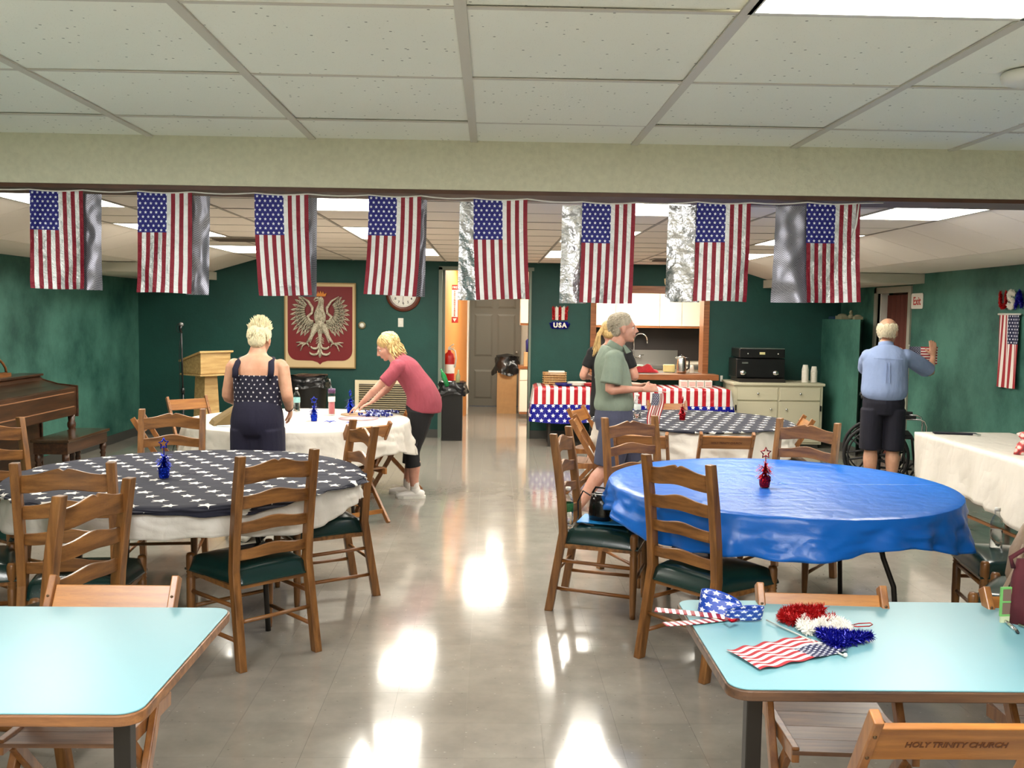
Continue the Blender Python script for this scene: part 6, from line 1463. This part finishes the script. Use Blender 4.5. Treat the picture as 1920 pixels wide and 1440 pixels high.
def strip(pts, w, z, mt, nm, lift=lambda u: 0, tilt=0):
    P = [at(px, py, z) for px, py in pts]
    def C(u):
        x = u*(len(P)-1); i = min(int(x), len(P)-2); return P[i].lerp(P[i+1], x-i)
    def fn(u, v):
        p = C(u); d = (C(min(1, u+.02))-C(max(0, u-.02))).normalized(); s_ = V(-d.y, d.x, 0); q = p+s_*(v-.5)*w; return (q.x, q.y, z+lift(u)+tilt*(v-.5)*w)
    o = MB().grid(36, 6, fn).build(nm, mt, t); o.modifiers.new('t', 'SOLIDIFY').thickness = .0015
strip([(1228, 1146), (1290, 1152), (1362, 1160)], .030, .751, RBS, 'striped_tail', lambda u: .006, .15)
strip([(1246, 1172), (1300, 1168), (1362, 1161)], .036, .748, RBS, 'striped_tail', lambda u: .003)
def loop(c, L, D, H0, H1, rz, z0=.004):
    c = Vector(c); R_ = Matrix.Rotation(rz, 3, 'Z')
    def fn(u, v):
        a = u*2*PI; x = L/2*(1-math.cos(a)); y = D/2*math.sin(a)*(.35+.65*math.sin(a/2)); h = H0+(H1-H0)*math.sin(a/2)
        p = R_ @ V(x, y-.35*h*(v-.5), z0+h*v); return (c.x+p.x, c.y+p.y, c.z+p.z)
    o = MB().grid(40, 8, fn).build('starred_loop', RBB, t); o.modifiers.new('t', 'SOLIDIFY').thickness = .0012
loop(at(1360, 1164, .747), .115, .050, .030, .040, math.radians(4)); loop(at(1388, 1160, .747), .135, .075, .035, .060, math.radians(140))
MB().tube([at(1362, 1160, .765), at(1372, 1164, .772), at(1384, 1162, .765)], .006, 8).build('knot', MATS['red_foil'], t)

# ------------------------------------------------------------------ things on the white rear table
KR = plain('kraft_paper', srgb(120, 98, 58), .8, var=.1, bscale=10)
t = thing('paper_bag', 'brown paper bag lying on the white table beside the woman with spiky hair', 'bag', (-2.12, 7.62, .749), math.radians(25))
m = MB(); m.add([(-.12, -.12, 0), (.20, -.10, 0), (.20, .10, 0), (-.12, .12, 0), (-.10, -.07, .03), (.17, -.05, .20), (.17, .05, .21), (-.10, .08, .04)], [(3, 2, 1, 0), (4, 5, 6, 7), (0, 1, 5, 4), (1, 2, 6, 5), (2, 3, 7, 6), (3, 0, 4, 7)]); m.build('bag_body', KR, t, .006)
o = MB().box((-2.15, 7.44, .749), (-1.93, 7.58, .753)).build('paper_sheet', plain('pale_blue_paper', srgb(190, 206, 226), .6)); tag(o, 'pale blue paper lying in front of the brown paper bag', 'paper')
t = thing('tumbler', 'tall clear and pink tumbler with a lid and straw on the white table', 'cup', (-1.40, 8.36, .749))
MB().lathe([(0, 0), (.028, 0), (.030, .01), (.031, .23), (.031, .232)], 18).build('outer_wall', GLASSY, t); MB().lathe([(0, .01), (.025, .012), (.027, .12), (0, .12)], 16).build('pink_drink', plain('pink_drink', srgb(206, 110, 116), .3), t)
MB().lathe([(.0315, .12), (.032, .121), (.032, .165), (.0315, .166)], 18, caps=False).build('label', PAPER, t); MB().lathe([(0, .195), (.033, .195), (.033, .235), (0, .238)], 18).build('lid', plain('violet_lid', srgb(84, 50, 90), .3), t); MB().tube([(0, 0, .235), (-.02, 0, .32)], .007, 8).build('straw', GLASSY, t)
BB = plain('blue_beads', srgb(26, 34, 120), .25, .3); WBm = plain('pearl_beads', srgb(180, 190, 226), .25)
for (x, y, r, sd, lb) in ((-1.00, 8.28, .10, 1, 'heap of blue and white beads on the near right side of the white table'), (-.97, 8.52, .10, 2, 'heap of blue and white beads under the bending woman\'s hands')):
    rr = random.Random(sd); t = thing('bead_garland', lb, 'beads', (x, y, .749), 0, 'bead garlands on the white table'); m1, m2 = MB(), MB()
    for i in range(110):
        a = rr.uniform(0, 2*PI); q = r*math.sqrt(rr.random()); (m1 if i % 3 else m2).sphere((q*math.cos(a)*1.5, q*math.sin(a)*.6, .010+rr.uniform(0, .022)), .0095, 6, 4)
    m1.build('blue_beads', BB, t)['kind'] = 'stuff'; m2.build('white_beads', WBm, t)['kind'] = 'stuff'
o = MB().lathe([(0, 0), (.17, 0), (.172, .003), (0, .004)], 32, (-1.13, 8.12, .749)).build('placemat', plain('pink_placemat', srgb(206, 170, 176), .5)); tag(o, 'round pinkish placemat on the white table', 'placemat')
o = MB().lathe([(0, 0), (.15, 0), (.152, .003), (0, .004)], 32, (-1.18, 8.44, .7495)).build('placemat', plain('tan_placemat', srgb(196, 164, 128), .6)); tag(o, 'round tan placemat near the bending woman on the white table', 'placemat')
for (x, y, a, lb) in ((-1.32, 7.80, .3, 'small blue ribbon scrap on the white table, left of two'), (-1.13, 7.74, -.2, 'small blue ribbon scrap on the white table, right of two')):
    m = MB(); 
    for q in range(5): b_ = a+q*1.1; m.tube([(0, 0, .006), (.03*math.cos(b_), .02*math.sin(b_), .014), (.06*math.cos(b_), .025*math.sin(b_), .004)], [.005, .004, .001], 5)
    o = m.build('ribbon_scrap', plain('pale_blue_foil', srgb(70, 90, 190), .3)); o.location = (x, y, .748); tag(o, lb, 'ribbon')
# things on the white right-hand table
t = thing('folded_banner', 'dark navy folded cloth strip on the white right hand table', 'cloth', (0, 0, 0)); p, q = at(1750, 811, .757), at(1832, 814, .757)
MB().bar(p, q, .07, .012).build('cloth_strip', MATS['dark_navy_twill'], t, .003); MB().bar(at(1828, 815, .757), at(1836, 816, .757), .05, .014).build('clip', STEEL, t)
t = thing('gift_bag', 'red and white patterned bag at the right edge on the white table', 'bag', (3.72, 6.38, .75))
k = NT('red_patterned_paper'); vo = k.n('TexVoronoi'); vo.inputs['Scale'].default_value = 26; k.l(k.coord(), vo.inputs[0]); k.l(k.ramp(vo.outputs['Distance'], [(.3, srgb(226, 210, 200)), (.45, srgb(206, 60, 56)), (.7, srgb(120, 40, 50))]), k.b.inputs['Base Color']); k.set(rough=.4)
m = MB(); m.loft([(V(0, 0, 0), .12, .06), (V(0, 0, .06), .10, .05), (V(.01, 0, .10), .08, .03), (V(.0, 0, .16), .11, .04)], V(1, 0, 0), 14, .05); m.build('bag_body', k.m, t)
